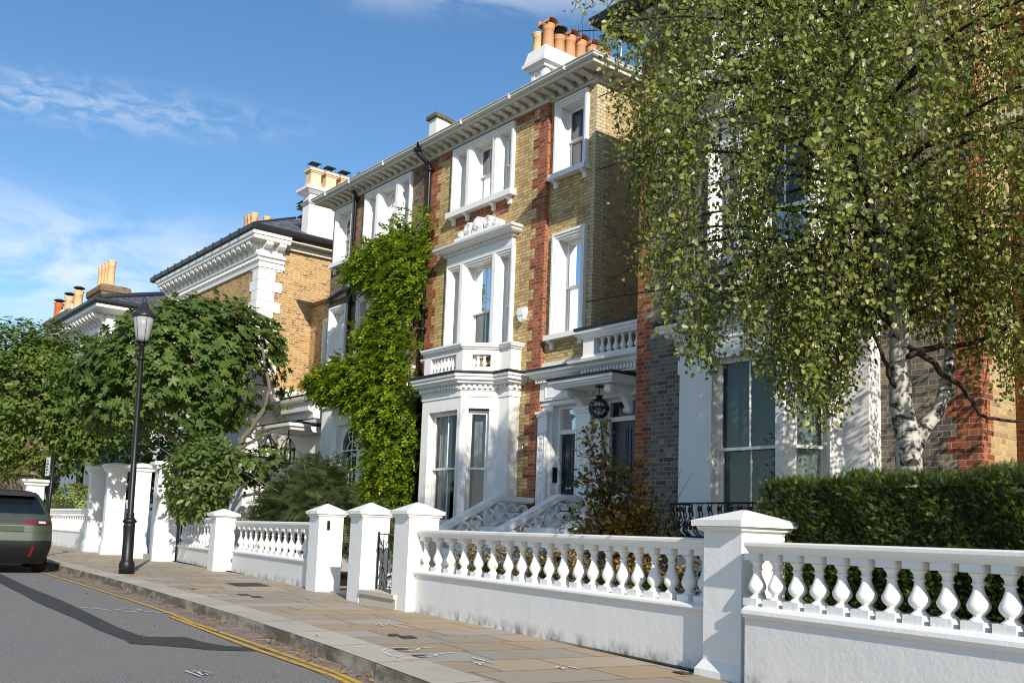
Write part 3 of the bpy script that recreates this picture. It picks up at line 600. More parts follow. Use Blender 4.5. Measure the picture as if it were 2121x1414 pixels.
def window(house,F,z0,z1,lights,n=0,aw=.15,rd=.17,sill=None,brk=(),**k):
    """lights: list of (u0,u1,opts) outer architrave extents"""
    b=MB(F)
    for a,c,o in lights:
        w=[.36,.34,.30]; e=0
        for i,(f,lv) in enumerate(zip(w,(.085,.062,.036))):
            ring(b,a+e,c-e,z0,z1-e,aw*f,n-rd-.1 if i==2 else n-.02,n+lv,bottom=False); e+=aw*f
        b.box(a+e,c-e,n-rd-.1,n+.02,z0-.0,z0+.035)
    win=b.build('window',M['trim'],house)
    for a,c,o in lights: sash(win,F,a+aw,c-aw,z0+.036,z1-aw,n-rd,**{**k,**o})
    if sill:
        u0,u1,h,out=sill; b=MB(F); b.box(u0,u1,n-.05,n+out,z0-h,z0-.002)
        for u in brk:
            b.sideprism([(n,z0-h-.17),(n+.05,z0-h-.17),(n+.06,z0-h-.13),(n+.05,z0-h-.10),(n+.09,z0-h-.05),(n+out-.02,z0-h-.03),(n+out-.02,z0-h-.001),(n,z0-h-.001)],u-.05,u+.05)
        b.build('sill',M['trim'],win)
    return win
def quoin(house,name,mat,F,u,sgn,z0,z1,wide,narrow,n,th=.004,crs=3,side=None,rh=.075):
    """toothed brick quoin from edge u going sgn; optional return: side=(F2,u2,sgn2,wide,narrow)"""
    b=MB(F); k=0; z=math.floor(z0/(rh*crs))*rh*crs
    while z<z1:
        zz=min(z+rh*crs,z1); a=max(z,z0); w=wide if k%2==0 else narrow
        b.fr=F; x0,x1=sorted((u,u+sgn*w)); b.box(x0,x1,n-.003,n+th,a,zz)
        if side:
            F2,u2,s2,w2,n2=side; b.fr=F2; w=w2 if k%2 else n2; x0,x1=sorted((u2,u2+s2*w)); b.box(x0,x1,-.003,th,a,zz)
        z+=rh*crs; k+=1
    return b.build(name,mat,house)
def modillions(b,path_u,n0,z0,z1,out,w,F):
    """row of scroll brackets at given u"""
    h=z1-z0
    for u in path_u: b.sideprism([(n0-.01,z0),(n0+out*.16,z0),(n0+out*.26,z0+h*.30),(n0+out*.42,z0+h*.48),(n0+out*.72,z0+h*.55),(n0+out*.93,z0+h*.72),(n0+out,z1-.002),(n0-.01,z1-.002)],u-w/2,u+w/2)
_par={}
def parmesh(h,k):
    if (h,k) not in _par:
        b=MB(); b.lathe([(r*k,x*h) for r,x in BAL],seg=12); o=b.build('baluster',M['white'],world=False); _par[(h,k)]=o.data; bpy.data.objects.remove(o)
    return _par[(h,k)]
def bay(house,cx,YF,mirror=False,winopt=None,cantopt=None,arch=False,dz=0):
    """two-sided canted stucco bay with cornice and balustraded parapet, centre cx on a wall at YF"""
    pl=[(-1.65,0),(-1.65,-.28),(-1.28,-.28),(-.75,-.9),(.75,-.9),(1.28,-.28),(1.65,-.28),(1.65,0)]
    P=[(cx+x,YF+y) for x,y in pl]
    def frame(i):
        (x0,y0),(x1,y1)=P[i],P[i+1]; return Fr(x0,y0,math.atan2(y1-y0,x1-x0)),math.hypot(x1-x0,y1-y0)
    t=MB(); ff,fl=frame(4-1),1.5
    F3,L3=frame(3); F4,L4=frame(4); F2,L2=frame(2)
    z0w,z1w=1.27,3.70
    for i in range(7):
        Fi,Li=frame(i); t.fr=Fi
        h=[]
        if i==3: h=[(.27,L3-.12,z0w,z1w)]
        if i==4: h=[(.17,L4-.19,z0w,z1w+.03)]
        if i==2: h=[(.19,L2-.17,z0w,z1w+.03)]
        t.wall(0,Li,-.05,3.98,0,h,.16)
    by=t.build('bay',M['white'],house)
    w1=MB(F3); w1.box(.27,L3-.12,-.16,.03,z0w-.07,z0w-.001); a=w1.build('window',M['trim'],by) if False else None
    for Fi,Li,a,c,o in ((F3,L3,.27,L3-.12,winopt or {}),(F4,L4,.17,L4-.19,cantopt or {}),(F2,L2,.19,L2-.17,cantopt or {})):
        b=MB(Fi); b.box(a,c,-.16,.03,z0w-.06,z0w+.012); w=b.build('window',M['trim'],house)
        sash(w,Fi,a,c,z0w+.014,z1w-.001,-.15,**{**dict(fw=.055),**o})
    b=MB()
    b.sweep(P,[(0,3.98),(.022,3.98),(.022,4.115),(.05,4.12),(.05,4.145),(0,4.145)])
    b.sweep(P,[(0,4.146),(.06,4.15),(.06,4.235),(0,4.235)])
    b.sweep(P,[(0,4.237),(.12,4.237),(.17,4.26),(.18,4.30),(.24,4.32),(.245,4.37),(.275,4.39),(.285,4.44),(0,4.44)])
    for i in range(7):
        Fi,Li=frame(i); b.fr=Fi; k=max(1,int(Li/.105))
        for j in range(k): u=(j+.5)*Li/k; b.box(u-.03,u+.03,.055,.105,4.155,4.233)
    b.build('bay_cornice',M['white'],house)
    b=MB(); b.sweep(P,[(-.3,4.445),(.30,4.445),(.31,4.47),(.30,4.50),(.06,4.53),(-.3,4.53)]); b.hprism([(x,y+.1) if y<YF-.05 else (x,y) for x,y in P[1:7]]+[],4.447,4.515); b.build('lead_flat',M['lead'],house)
    b=MB()
    for i in range(7):
        Fi,Li=frame(i); b.fr=Fi; h=[]
        if i==3: h=[(.26,Li-.24,4.60,4.93)]
        if i in(2,4): h=[(Li/2-.2,Li/2+.2,4.64,4.91)]
        b.wall(0,Li,4.52,5.02,0,h,.16)
    Q=[(cx+x*.9,YF+y+.14 if y<-.1 else YF) for x,y in pl]
    for i in range(7):
        (x0,y0),(x1,y1)=Q[i],Q[i+1]; b.fr=Fr(x0,y0,math.atan2(y1-y0,x1-x0)); Li=math.hypot(x1-x0,y1-y0); h=[]
        if i==3: h=[(.2,Li-.2,4.60,4.93)]
        if i in(2,4): h=[(Li/2-.17,Li/2+.17,4.64,4.91)]
        b.wall(0,Li,4.52,5.02,0,h)
    b.build('bay_parapet',M['white'],house)
    b=MB(); b.sweep(P,[(-.19,5.022),(.03,5.022),(.04,5.05),(.075,5.065),(.09,5.10),(.10,5.105),(.10,5.145),(-.19,5.16)]); b.build('parapet_rail',M['white'],house)
    for Fi,us,z,h in ((F3,np.linspace(.34,L3-.32,7),4.60,.33),(F4,(L4/2-.075,L4/2+.06),4.64,.27),(F2,(L2/2-.06,L2/2+.075),4.64,.27)):
        for u in us:
            o=link('baluster',parmesh(h,.75),None,house,True); p=Fi(u,-.08,z); o.matrix_parent_inverse=Matrix.Translation(-house.location); o.location=p
    return P

def semi(label,name,mir,YF,bricks,xr,opts):
    """one half of the brick pair, local x measured from house edges and mirrored if mir; xs(x) maps the right-hand house to this one"""
    pass
W1=dict(bars=0); CUR=[(0,.34)]
def facade(house,side,mats,arch=False):
    """side=+1 right-hand house, -1 its mirror image about x=-19.9"""
    X=(lambda x:x) if side>0 else (lambda x:-39.8-x+(.56 if x>-15.6 else .12 if x<-16 and x>-19.3 else 0))
    S=lambda a,c:tuple(sorted((X(a),X(c))))
    F=Fr(0,12.9); G=Fr(0,13.0)
    bf,bs=mats
    lt=[(-18.90,-18.24),(-18.23,-17.22),(-17.21,-16.52)]; l2=[(-18.94,-18.32),(-18.31,-17.06),(-17.05,-16.38)]
    w3=(-18.90,-16.52,8.72,10.32); w2=(-18.94,-16.38,5.0,7.40); r3=(-15.22,-14.20,8.69,10.33); r2=(-15.18,-14.16,5.20,7.39)
    hole=lambda q,e=.09:(*S(q[0]+e,q[1]-e),q[2]+.03,q[3]-e)
    b=MB(F); b.wall(*S(-19.9,-15.40),0,10.70,0,[hole(w3),hole(w2)]); b.fr=Fr(X(-15.40),12.9,PI/2 if side>0 else -PI/2); b.wall(*((0,.1) if side>0 else (-.1,0)),0,10.7,0)
    b.fr=G; b.wall(*S(-15.40,-13.98),4.5,10.70,0,[hole(r3),hole(r2)])
    b.build('front_wall',bf,house)
    b=MB(); x=X(-13.98); b.quad((x,13,0),(x,22,0),(x,22,10.7),(x,13,10.7)); b.quad((X(-19.9),22,0),(x,22,0),(x,22,10.7),(X(-19.9),22,10.7)); b.build('side_wall',bs,house)
    cur=dict(curtain=[(.0,.36)],sheer=0); o3=[dict(sheer=0),dict(bars=1,**cur),dict(sheer=0)]; o2=[dict(sheer=0),dict(bars=1,curtain=[(0,.4)],sheer=.02),dict(sheer=0)]
    if arch: A=dict(arch=True,bars=1,hb=1); o3=[{},A,{}]; o2=[{},A,{}]
    if side<0: o3=o3[::-1]; o2=o2[::-1]
    L=lambda ls,o:[(*S(a,c),oo) for (a,c),oo in zip(sorted(ls,key=lambda q:X(q[0])),o)]
    br=[X(u) for u in (-18.80,-18.24,-17.22,-16.62)]
    window(house,F,w3[2],w3[3],L(lt,o3),sill=(*S(-18.98,-16.44),.14,.17),brk=br)
    window(house,F,w2[2],w2[3],L(l2,o2),sill=None)
    ow=dict(arch=True,bars=1,hb=1) if arch else {}
    window(house,G,r3[2],r3[3],[(*S(r3[0],r3[1]),{**ow,**({} if arch else dict(curtain=[(0,.22)],sheer=0))})],rd=.2,sill=(*S(-15.28,-14.14),.12,.17),brk=[X(-15.16),X(-14.26)])
    window(house,G,r2[2],r2[3],[(*S(r2[0],r2[1]),{**ow,**({} if arch else dict(curtain=[(0,.5)],sheer=0))})],rd=.2,sill=(*S(-15.26,-14.14),.11,.17),brk=[X(-15.14),X(-14.26)])
    # first-floor entablature with carved crest
    u0,u1=S(-18.94,-16.38); b=MB(F)
    b.box(u0+.02,u1-.02,-.02,.09,7.401,7.60)
    pth=[(u0,0),(u0,.09),(u1,.09),(u1,0)]
    b.sweep(pth,[(-.08,7.602),(.05,7.602),(.05,7.665),(.16,7.668),(.20,7.70),(.205,7.74),(.25,7.76),(.265,7.81),(-.08,7.83)],caps=True)
    k=34
    for j in range(k): u=u0+(j+.5)*(u1-u0)/k; b.box(u-.022,u+.022,.14,.17,7.608,7.66)
    b.build('window_entablature',M['trim'],house)
    c=(u0+u1)/2; b=MB(F); b.box(u0+.38,u1-.38,0,.16,7.83,7.98)
    def blob(cx,cz,r,n=.14):
        b.prism([(cx+r*math.cos(t),cz+r*math.sin(t)) for t in np.linspace(0,2*PI,18)[:-1]],0,n)
        for rr in (.78,.5,.25): b.tube([(cx+r*rr*math.cos(t),n+.008,cz+r*rr*math.sin(t)) for t in np.linspace(0,2*PI,17)],.012,5)
    b.prism([(c-.19,7.98),(c-.2,8.18),(c-.12,8.30),(c,8.345),(c+.12,8.30),(c+.2,8.18),(c+.19,7.98)],0,.15)
    for t in np.linspace(.35,PI-.35,7): b.tube([(c,.16,8.03),(c+.15*math.cos(t),.17,8.05+.22*math.sin(t))],[.012,.022],5)
    for s in (-1,1):
        blob(c+s*.38,8.13,.15); blob(c+s*.68,8.06,.085); b.prism([(c+s*.2,7.98),(c+s*.3,8.27),(c+s*.5,8.2),(c+s*.64,8.12),(c+s*.80,8.10),(c+s*.86,7.98)][::s],0,.12)
    b.build('carved_crest',M['trim'],house)
    # ground floor of the recess
    if side<0: b=MB(G); b.wall(*S(-15.40,-13.98),0,4.5,.0); b.box(*S(-15.40,-13.98),-.02,.06,4.45,4.62); b.build('recess_base',M['white'],house)
    # brick dressings
    quoin(house,'red_quoin',M['brick_red'],F,X(-15.40),-side,0,10.42,.46 if side>0 else .26,.30 if side>0 else .17,0); 
    b=MB(Fr(X(-15.40),12.9,PI/2 if side>0 else -PI/2)); b.box(*((0.0,.1) if side>0 else (-.1,0)),-.002,.004,0,10.45); b.build('red_quoin_return',M['brick_red'],house)
    quoin(house,'red_party_quoin',M['brick_red'],F,X(-19.9),side,0,10.45,.42,.27,0)
    b=MB(F); b.box(*S(-19.47,-15.87),-.003,.004,10.2,10.385)
    for a,c_ in ((-18.74,-18.30),(-18.18,-17.28),(-17.16,-16.68)): b.box(*S(a,c_),-.003,.004,8.25,8.575)
    b.build('red_band',M['brick_red'],house)
    if side>0: quoin(house,'pale_corner_quoin',M['brick_pale'],G,X(-13.98),-side,4.7,10.45,.20,.12,0,crs=1,side=(Fr(X(-13.98),13.0,PI/2),0,1,.36,.24))
    # eaves cornice
    pth=[(-19.9,12.9),(-15.40,12.9),(-15.40,13.0),(-13.98,13.0),(-13.98,22)] if side>0 else [(-25.26,22),(-25.26,13.0),(-23.84,13.0),(-23.84,12.9),(-19.9,12.9)]
    top=[(-19.9,12.9),(-13.98,12.9),(-13.98,22)] if side>0 else [(-25.26,22),(-25.26,12.9),(-19.9,12.9)]
    e=.0008 if side>0 else -.0008
    b=MB(); b.sweep(pth,[(0,10.385),(.04,10.385),(.06,10.40),(.07,10.43),(.05,10.45),(.04,10.474),(0,10.474)]); b.sweep(pth,[(0,10.475),(.025,10.475),(.025,10.60),(0,10.60)])
    b.sweep(top,[(0,10.575),(.34,10.575),(.36,10.555),(.375,10.555),(.38,10.62),(0,10.62)])
    b.build('eaves_cornice',M['cream'],house)
    b=MB(F); us=np.arange(.12,5.9,.30); xs=[-19.9+u if side>0 else -19.9-u for u in us]
    modillions(b,[x for x in xs if S(-19.9,-15.42)[0]<x<S(-19.9,-15.42)[1]],.02,10.445,10.577,.33,.15,F)
    modillions(b,[x for x in xs if S(-15.38,-13.9)[0]<x<S(-15.38,-13.9)[1]],-.08,10.445,10.577,.41,.15,F)
    if side>0: modillions(b,np.arange(.15,8,.30),.02,10.445,10.577,.33,.15,b.__setattr__('fr',Fr(-13.98,13.0,PI/2)))
    b.build('modillions',M['cream'],house)
    b=MB(); b.sweep(top,[(.34,10.622),(.40,10.622),(.43,10.635),(.455,10.66),(.45,10.685),(.475,10.715),(.47,10.73),(.35,10.73)])
    for x in np.arange(-19.9,-13.9,1.83): b.box(X(x)-.02,X(x)+.02,12.9-.483,12.9-.37,10.62,10.734)
    b.build('gutter',M['cream'],house)
    xa,xb=sorted((X(-19.9),X(-13.98)+side*.38)); b=MB()
    r=.27
    if side>0: v=[b.V(xa,12.45,10.748),b.V(xb,12.45,10.748),b.V(xb,22.4,10.71),b.V(xa,22.4,10.71),b.V(xa,17,10.71+4.48*r),b.V(xb-4.48,17,10.71+4.48*r)]; b.F((v[0],v[1],v[5],v[4])); b.F((v[1],v[2],v[5])); b.F((v[2],v[3],v[4],v[5]))
    else: v=[b.V(xb,12.45,10.748),b.V(xa,12.45,10.748),b.V(xa,22.4,10.71),b.V(xb,22.4,10.71),b.V(xb,17,10.71+4.48*r),b.V(xa+4.48,17,10.71+4.48*r)]; b.F((v[0],v[4],v[5],v[1])); b.F((v[1],v[5],v[2])); b.F((v[2],v[5],v[4],v[3]))
    b.build('roof',M['slate'],house)
    return X,S,F,G

H1=thing('brick_house',(-17,12.9,0),'yellow brick house with red brick quoins, white bay and tall chimney of terracotta pots','house','Victorian houses along the street')
facade(H1,1,(M['brick_y'],M['brick_side']))
bay(H1,-17.70,12.9,winopt=dict(bars=1,curtain=[(0,.42)],mr=.48,gl='glass2'),cantopt=dict(sheer=.0,vent=False,mr=.48,gl='glass2'))
H2=thing('brick_house',(-23,12.9,0),'dark brown brick house with arched sash windows covered by a wisteria','house','Victorian houses along the street')
facade(H2,-1,(M['brick_brown'],M['brick_brown']),arch=True)
bay(H2,-21.98,12.9,winopt=dict(arch=True,bars=1,hb=2,mr=.5,vent=False),cantopt=dict(arch=False,bars=0,vent=False))
# downpipes
def pipe(house,pts,r=.045,cl=()):
    b=MB(); b.tube(pts,r,8)
    for p in cl: b.lathe([(r*1.05,-.05),(r*1.4,-.05),(r*1.4,.05),(r*1.05,.05)],u=p[0],n=p[1],z=p[2],seg=10); b.box(p[0]-r*2.2,p[0]+r*2.2,p[1],p[1]+.05,p[2]-.03,p[2]+.03)
    return b.build('downpipe',M['iron'],house)
pipe(H1,[(-19.98,12.50,10.66),(-19.98,12.50,10.50),(-19.96,12.56,10.42),(-19.92,12.74,10.28),(-19.9,12.80,10.24),(-19.88,12.81,10.1),(-19.85,12.81,.1)],.055,[(-19.88,12.81,10.1),(-19.87,12.81,8.0),(-19.86,12.81,6.0)])
b=MB(); b.box(-20.07,-19.89,12.42,12.56,10.52,10.625); b.build('hopper',M['iron'],H1)
pipe(H2,[(-23.62,12.66,10.56),(-23.62,12.74,10.46),(-23.62,12.80,10.36),(-23.6,12.80,.1)],.05,[(-23.62,12.80,10.3),(-23.61,12.80,8.6),(-23.61,12.80,7.3)])
pipe(H2,[(-25.2,12.9,7.62),(-24.9,12.88,7.66),(-24.1,12.84,7.74),(-23.7,12.80,7.76),(-23.6,12.79,7.6)],.075,[])
b=MB(); b.lathe([(.06,0),(.06,.22),(.09,.23),(.09,.27),(.05,.30)],u=-24.0,n=13.1,z=10.95,seg=12); b.build('flue',M['iron'],H2)
# party-wall parapet chimney
b=MB(); b.box(-20.85,-20.5,13.35,16.5,10.9,11.88); st=b.build('chimney_stack',M['white'],H2)
b=MB()
for (y0,za),(y1,zb) in zip([(13.28,11.98),(13.6,11.96),(14.3,11.84),(15.2,11.95),(16.6,12.0)],[(13.6,11.96),(14.3,11.84),(15.2,11.95),(16.6,12.0)]):
    i=[b.V(x,y,z) for (y,z) in ((y0,za),(y1,zb)) for x in(-20.92,-20.43) for z in (z-.10,z)]; 
    for q in ((0,1,3,2),(4,6,7,5),(0,4,5,1),(2,3,7,6),(1,5,7,3),(0,2,6,4)): b.F([i[k] for k in q])
b.build('chimney_coping',M['coping'],st)
# chimney of the yellow house
cx0,cx1,cy0,cy1=-17.92,-17.2,14.22,17.6
b=MB(); b.box(cx0+.12,cx1-.12,cy0+.12,cy1,11.0,12.42); b.sweep([(cx0+.12,cy1),(cx0+.12,cy0+.12),(cx1-.12,cy0+.12),(cx1-.12,cy1)],[(0,12.0),(.05,12.0),(.07,12.05),(.04,12.09),(0,12.09)])
for x in (cx0+.12,cx1-.24): b.box(x,x+.12,cy0+.09,cy0+.12,12.10,12.41)
for y in (cy0+.12,cy0+.75,cy0+1.4): b.box(cx1-.12,cx1-.085,y,y+.12,12.10,12.41)
b.sweep([(cx0+.12,cy1),(cx0+.12,cy0+.12),(cx1-.12,cy0+.12),(cx1-.12,cy1)],[(-.02,12.42),(.08,12.42),(.10,12.48),(.19,12.52),(.19,12.61),(-.02,12.61)])
b.frustum((cx0-.04,cx1+.04,cy0-.04,cy1,12.611),(cx0+.06,cx1+.0,cy0+.02,cy1,12.93))
ch=b.build('chimney',M['white'],H1)
def pot(parent,x,y,z,h,r,mat,hood=None,seg=18):
    b=MB(); b.lathe([(r*1.08,-.05),(r*1.06,.0),(r*1.0,h*.25),(r*.93,h*.78),(r*1.02,h*.80),(r*1.02,h*.84),(r*.95,h*.86),(r*1.12,h*.93),(r*1.16,h*.97),(r*1.1,h),(r*.85,h),(r*.8,h*.8)],u=x,n=y,z=z,seg=seg,cap=False)
    if hood=='half':
        k=10; ax=[(-1.55,0),(1.35,0)]
        for rr in (r*1.1,r*.96):
            pr=[(math.cos(t)*rr,math.sin(t)*rr*.9) for t in np.linspace(0,PI,k)]
            for (a,c),(d,e) in zip(pr,pr[1:]): b.quad((x-r*1.6,y+a*1.05,z+h*.98+c),(x+r*1.3,y+a*1.05,z+h*.98+c),(x+r*1.3,y+d*1.05,z+h*.98+e),(x-r*1.6,y+d*1.05,z+h*.98+e))
        b.box(x-r*1.6,x-r*1.4,y-r,y+r,z+h*.95,z+h*1.2)
    p=b.build('chimney_pot',mat,parent)
    if hood=='cowl':
        c=MB(); c.lathe([(r*.9,0),(r*1.35,.02),(r*1.35,.05),(r*.2,.11)],u=x,n=y,z=z+h+.16,seg=16)
        for t in np.linspace(0,2*PI,15)[:-1]: c.tube([(x+r*.85*math.cos(t),y+r*.85*math.sin(t),z+h-.02),(x+r*.95*math.cos(t),y+r*.95*math.sin(t),z+h+.18)],.008,4)
        c.build('cowl',M['iron'],p)
    return p
for (y,h,hd,m) in ((14.5,.68,'half','terra'),(14.86,.50,'cowl','terra'),(15.22,.62,'half','terra'),(15.58,.62,'half','terra'),(15.94,.62,'half','terra'),(16.36,.62,'half','terra')): pot(ch,cx1-.22,y,12.92,h,.145,M[m],hd)
for y in (14.45,15.05,15.5,16.0): pot(ch,cx0+.18,y,12.92,.55,.14,M['buff'])
# aerial
A=thing('television_aerial',(-17.2,16.8,12.6),'thin metal television aerial standing behind the terracotta chimney pots','aerial')
b=MB(); b.tube([(-17.2,16.8,12.6),(-17.2,16.8,14.55)],.02,6); b.build('mast',M['metal'],A)
b=MB(); p0=Vector((-17.15,16.8,14.25)); p1=Vector((-18.3,15.9,14.3)); b.tube([p0,p1],.015,5); dr=(p1-p0).normalized(); sd=Vector((0.1,0,1)).cross(dr).normalized(); upv=dr.cross(sd)
for k in range(13):
    q=p0.lerp(p1,.2+.8*k/12); l=.30-.012*k; b.tube([q-upv*l*.8-sd*l*.3,q+upv*l*.8+sd*l*.3],.007,4)
for s in (-.35,-.12,.12,.35):
    for e in (1,-1): q=p0.lerp(p1,.12)+upv*e*.34+dr*e*e*-.0; b.tube([p0.lerp(p1,.1)+sd*s,q+sd*s+dr*.12],.007,4)
for e in (.15,.25,.34,-.15,-.25,-.34): q=p0.lerp(p1,.12)+upv*e+dr*.05; b.tube([q-sd*.36,q+sd*.36],.007,4)
b.build('antenna',M['iron'],A)
# ------------------------------------------------------------------ entrance block of the yellow house
G=Fr(0,13.0)
b=MB(G)
d1=(-15.06,-14.32,1.15,3.72); d2=(-13.60,-12.52,1.15,3.74)
b.wall(-15.40,-11.56,0,4.42,.02,[d1,d2],.22); b.build('porch_wall',M['white'],H1)
b=MB(G); b.box(-15.40,-13.98,-.02,.06,4.50,4.64); b.build('porch_band',M['white'],H1)
# door joinery
for (a,c,z0,z1),zt,cx in ((d1,3.14,-14.70),(d2,3.30,-13.06)):
    b=MB(G); n=-.20
    ring(b,a,c,z0,z1,.06,n-.05,n+.05,bottom=False); b.box(a+.06,c-.06,n-.05,n+.045,zt,zt+.09)
    dr=b.build('door_frame',M['trim'],H1)
    b=MB(G); b.box(a+.062,c-.062,n-.06,n-.02,z0,zt-.004)
    w=(c-a-.124)
    for u0,u1 in ((a+.062+.07,a+.062+w/2-.035),(a+.062+w/2+.035,c-.062-.07)):
        for q0,q1 in ((z0+.12,z0+.72),(z0+.95,zt-.12)):
            ring(b,u0,u1,q0,q1,.018,n-.02,n-.008); b.box(u0+.05,u1-.05,n-.02,n-.012,q0+.05,q1-.05)
    db=b.build('front_door',M['door'],dr)
    b=MB(G); m=(a+c)/2
    for u in (m-.045,m+.045): b.lathe([(.034,0),(.034,.01),(.03,.015)],u=u,n=n+.0,z=2.03,seg=12); b.tube([G(u,n-.01,2.03),G(u,n+.06,2.03)],.02,10) if False else None
    b.fr=WORLD
    for u in (m-.045,m+.045):
        b.tube([(u,13.0-n+.015,2.03),(u,13.0-n-.03,2.03)],.012,8); b.tube([(u,13.0-n-.03,2.03),(u,13.0-n-.045,2.03),(u,13.0-n-.065,2.03),(u,13.0-n-.07,2.03)],[.028,.036,.03,.01],12)
    b.fr=G; b.box(m-.13,m+.13,n-.02,n-.004,1.70,1.79); b.box(a+.075,a+.105,n-.02,n+.015,2.55,2.68); b.box(a+.07,a+.11,n-.02,n+.012,2.12,2.22)
    b.build('door_furniture',M['metal'],dr)
    b=MB(G); b.quad((a+.06,n-.02,zt+.09),(c-.06,n-.02,zt+.09),(c-.06,n-.02,z1-.06),(a+.06,n-.02,z1-.06)); b.build('fanlight_pane',M['glass2'],dr)
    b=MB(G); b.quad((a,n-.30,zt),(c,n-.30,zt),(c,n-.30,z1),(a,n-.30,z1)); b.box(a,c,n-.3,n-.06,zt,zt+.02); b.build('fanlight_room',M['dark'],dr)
# pilasters with carved panels
b=MB(G)
for a,c in ((-15.39,-15.10),(-14.22,-13.80)):
    b.box(a,c,.02,.13,.9,3.50); b.box(a+.03,a+.055,.13,.15,1.2,3.2); b.box(c-.055,c-.03,.13,.15,1.2,3.2); b.box(a+.055,c-.055,.13,.15,3.16,3.2); b.box(a-.02,c+.02,.02,.155,3.50,3.55); b.box(a-.045,c+.045,.02,.18,3.55,3.61)
    b.box(a-.02,c+.02,.02,.15,.85,1.12)
    for k in range(16):
        z=1.26+k*.12; b.tube([(G((a+c)/2-.03,.14,z)),(G((a+c)/2+.04,.165,z+.05)),(G((a+c)/2-.02,.15,z+.1))],.02,5) if False else b.box((a+c)/2-.045,(a+c)/2+.045,.13,.145+.012*(k%2),z,z+.085)
b.box(-15.39,-13.80,.02,.10,3.83,4.26); ring(b,-15.2,-14.05,3.88,4.2,.02,.10,.115)
b.box(-15.40,-11.56,.02,.06,3.74,3.80)
b.build('porch_pilasters',M['trim'],H1)
# cornice over the left door
b=MB(); pth=[(-15.46,12.98),(-15.46,12.86),(-13.95,12.86)]
b.sweep(pth,[(-.1,4.262),(.02,4.262),(.05,4.29),(.10,4.31),(.12,4.36),(.17,4.39),(.18,4.44),(-.1,4.44)])
for k in range(5): b.box(-15.43+k*.085,-15.39+k*.085,12.80,12.87,4.20,4.262)
b.build('porch_cornice',M['white'],H1)
b=MB(); b.sweep(pth,[(-.1,4.442),(.20,4.442),(.205,4.475),(.18,4.49),(-.05,4.515),(-.1,4.515)]); 
b.build('porch_lead',M['lead'],H1)
# flat-roofed link with balustrade over the second door
pth=[(-13.72,12.98),(-13.72,12.56),(-11.56,12.56)]
b=MB(); b.sweep(pth,[(-.2,4.13),(0,4.13),(0,4.25),(-.0,4.25),(.05,4.255),(.11,4.30),(.13,4.34),(.21,4.38),(.22,4.43),(-.2,4.43)])
for k in range(24): x=-13.70+.088*k; b.box(x,x+.05,12.50,12.57,4.165,4.248)
b.sweep(pth,[(-.22,4.432),(.02,4.432),(.03,4.50),(0,4.55),(-.22,4.55)])
b.sweep(pth,[(-.24,4.86),(.02,4.86),(.03,4.89),(.07,4.90),(.085,4.95),(.12,4.97),(.12,5.02),(-.24,5.02)])
b.box(-13.72,-13.42,12.56,12.80,4.551,4.859); b.box(-11.9,-11.56,12.56,12.80,4.551,4.859)
b.sideprism([(12.42,4.70),(12.5,4.66),(12.56,4.70),(12.56,4.88),(12.40,4.88)],-13.70,-13.56) if False else None
b.build('link_balustrade',M['white'],H1)
for k in range(8):
    o=link('baluster',parmesh(.31,.95),None,H1); o.location=(-13.30+.185*k-H1.location.x,12.68-H1.location.y,4.55)
b=MB(); b.sweep(pth,[(-.26,5.022),(.14,5.022),(.145,5.075),(-.26,5.085)]); b.hprism([(-13.7,12.6),(-11.56,12.6),(-11.56,15),(-13.7,15)],4.434,4.46); b.build('link_lead',M['lead'],H1)
# door canopy with scroll consoles
b=MB(); pth=[(-14.22,12.98),(-14.22,12.28),(-12.62,12.28),(-12.62,12.98)]
b.sweep(pth,[(-.3,3.90),(.0,3.90),(.01,3.93),(.04,3.945),(.05,3.985),(.085,4.0),(.09,4.05),(-.3,4.05)]); b.box(-14.0,-12.8,12.4,12.97,3.902,4.04)
b.build('door_canopy',M['trim'],H1)
b=MB(); b.sweep(pth,[(-.2,4.052),(.11,4.052),(.118,4.095),(.09,4.11),(-.25,4.14),(-.2,4.06)]); b.hprism([(-14.1,12.36),(-12.7,12.36),(-12.7,12.96),(-14.1,12.96)],4.08,4.128); b.build('canopy_lead',M['lead'],H1)
def console(u):
    b=MB(G)
    b.sideprism([(.02,3.42),(.05,3.40),(.10,3.50),(.20,3.64),(.34,3.75),(.48,3.78),(.55,3.74),(.60,3.76),(.64,3.82),(.62,3.88),(.55,3.90),(.02,3.90)],u-.065,u+.065)
    for r,n,z in ((.085,.56,3.80),(.05,.08,3.46)): b.sideprism([(n+r*math.cos(t),z+r*math.sin(t)) for t in np.linspace(0,2*PI,15)[:-1]],u-.085,u+.085)
    b.sideprism([(.56+.045*math.cos(t),3.80+.045*math.sin(t)) for t in np.linspace(0,2*PI,11)[:-1]],u-.10,u+.10)
    b.build('console_bracket',M['trim'],H1)
console(-14.0); console(-12.82)
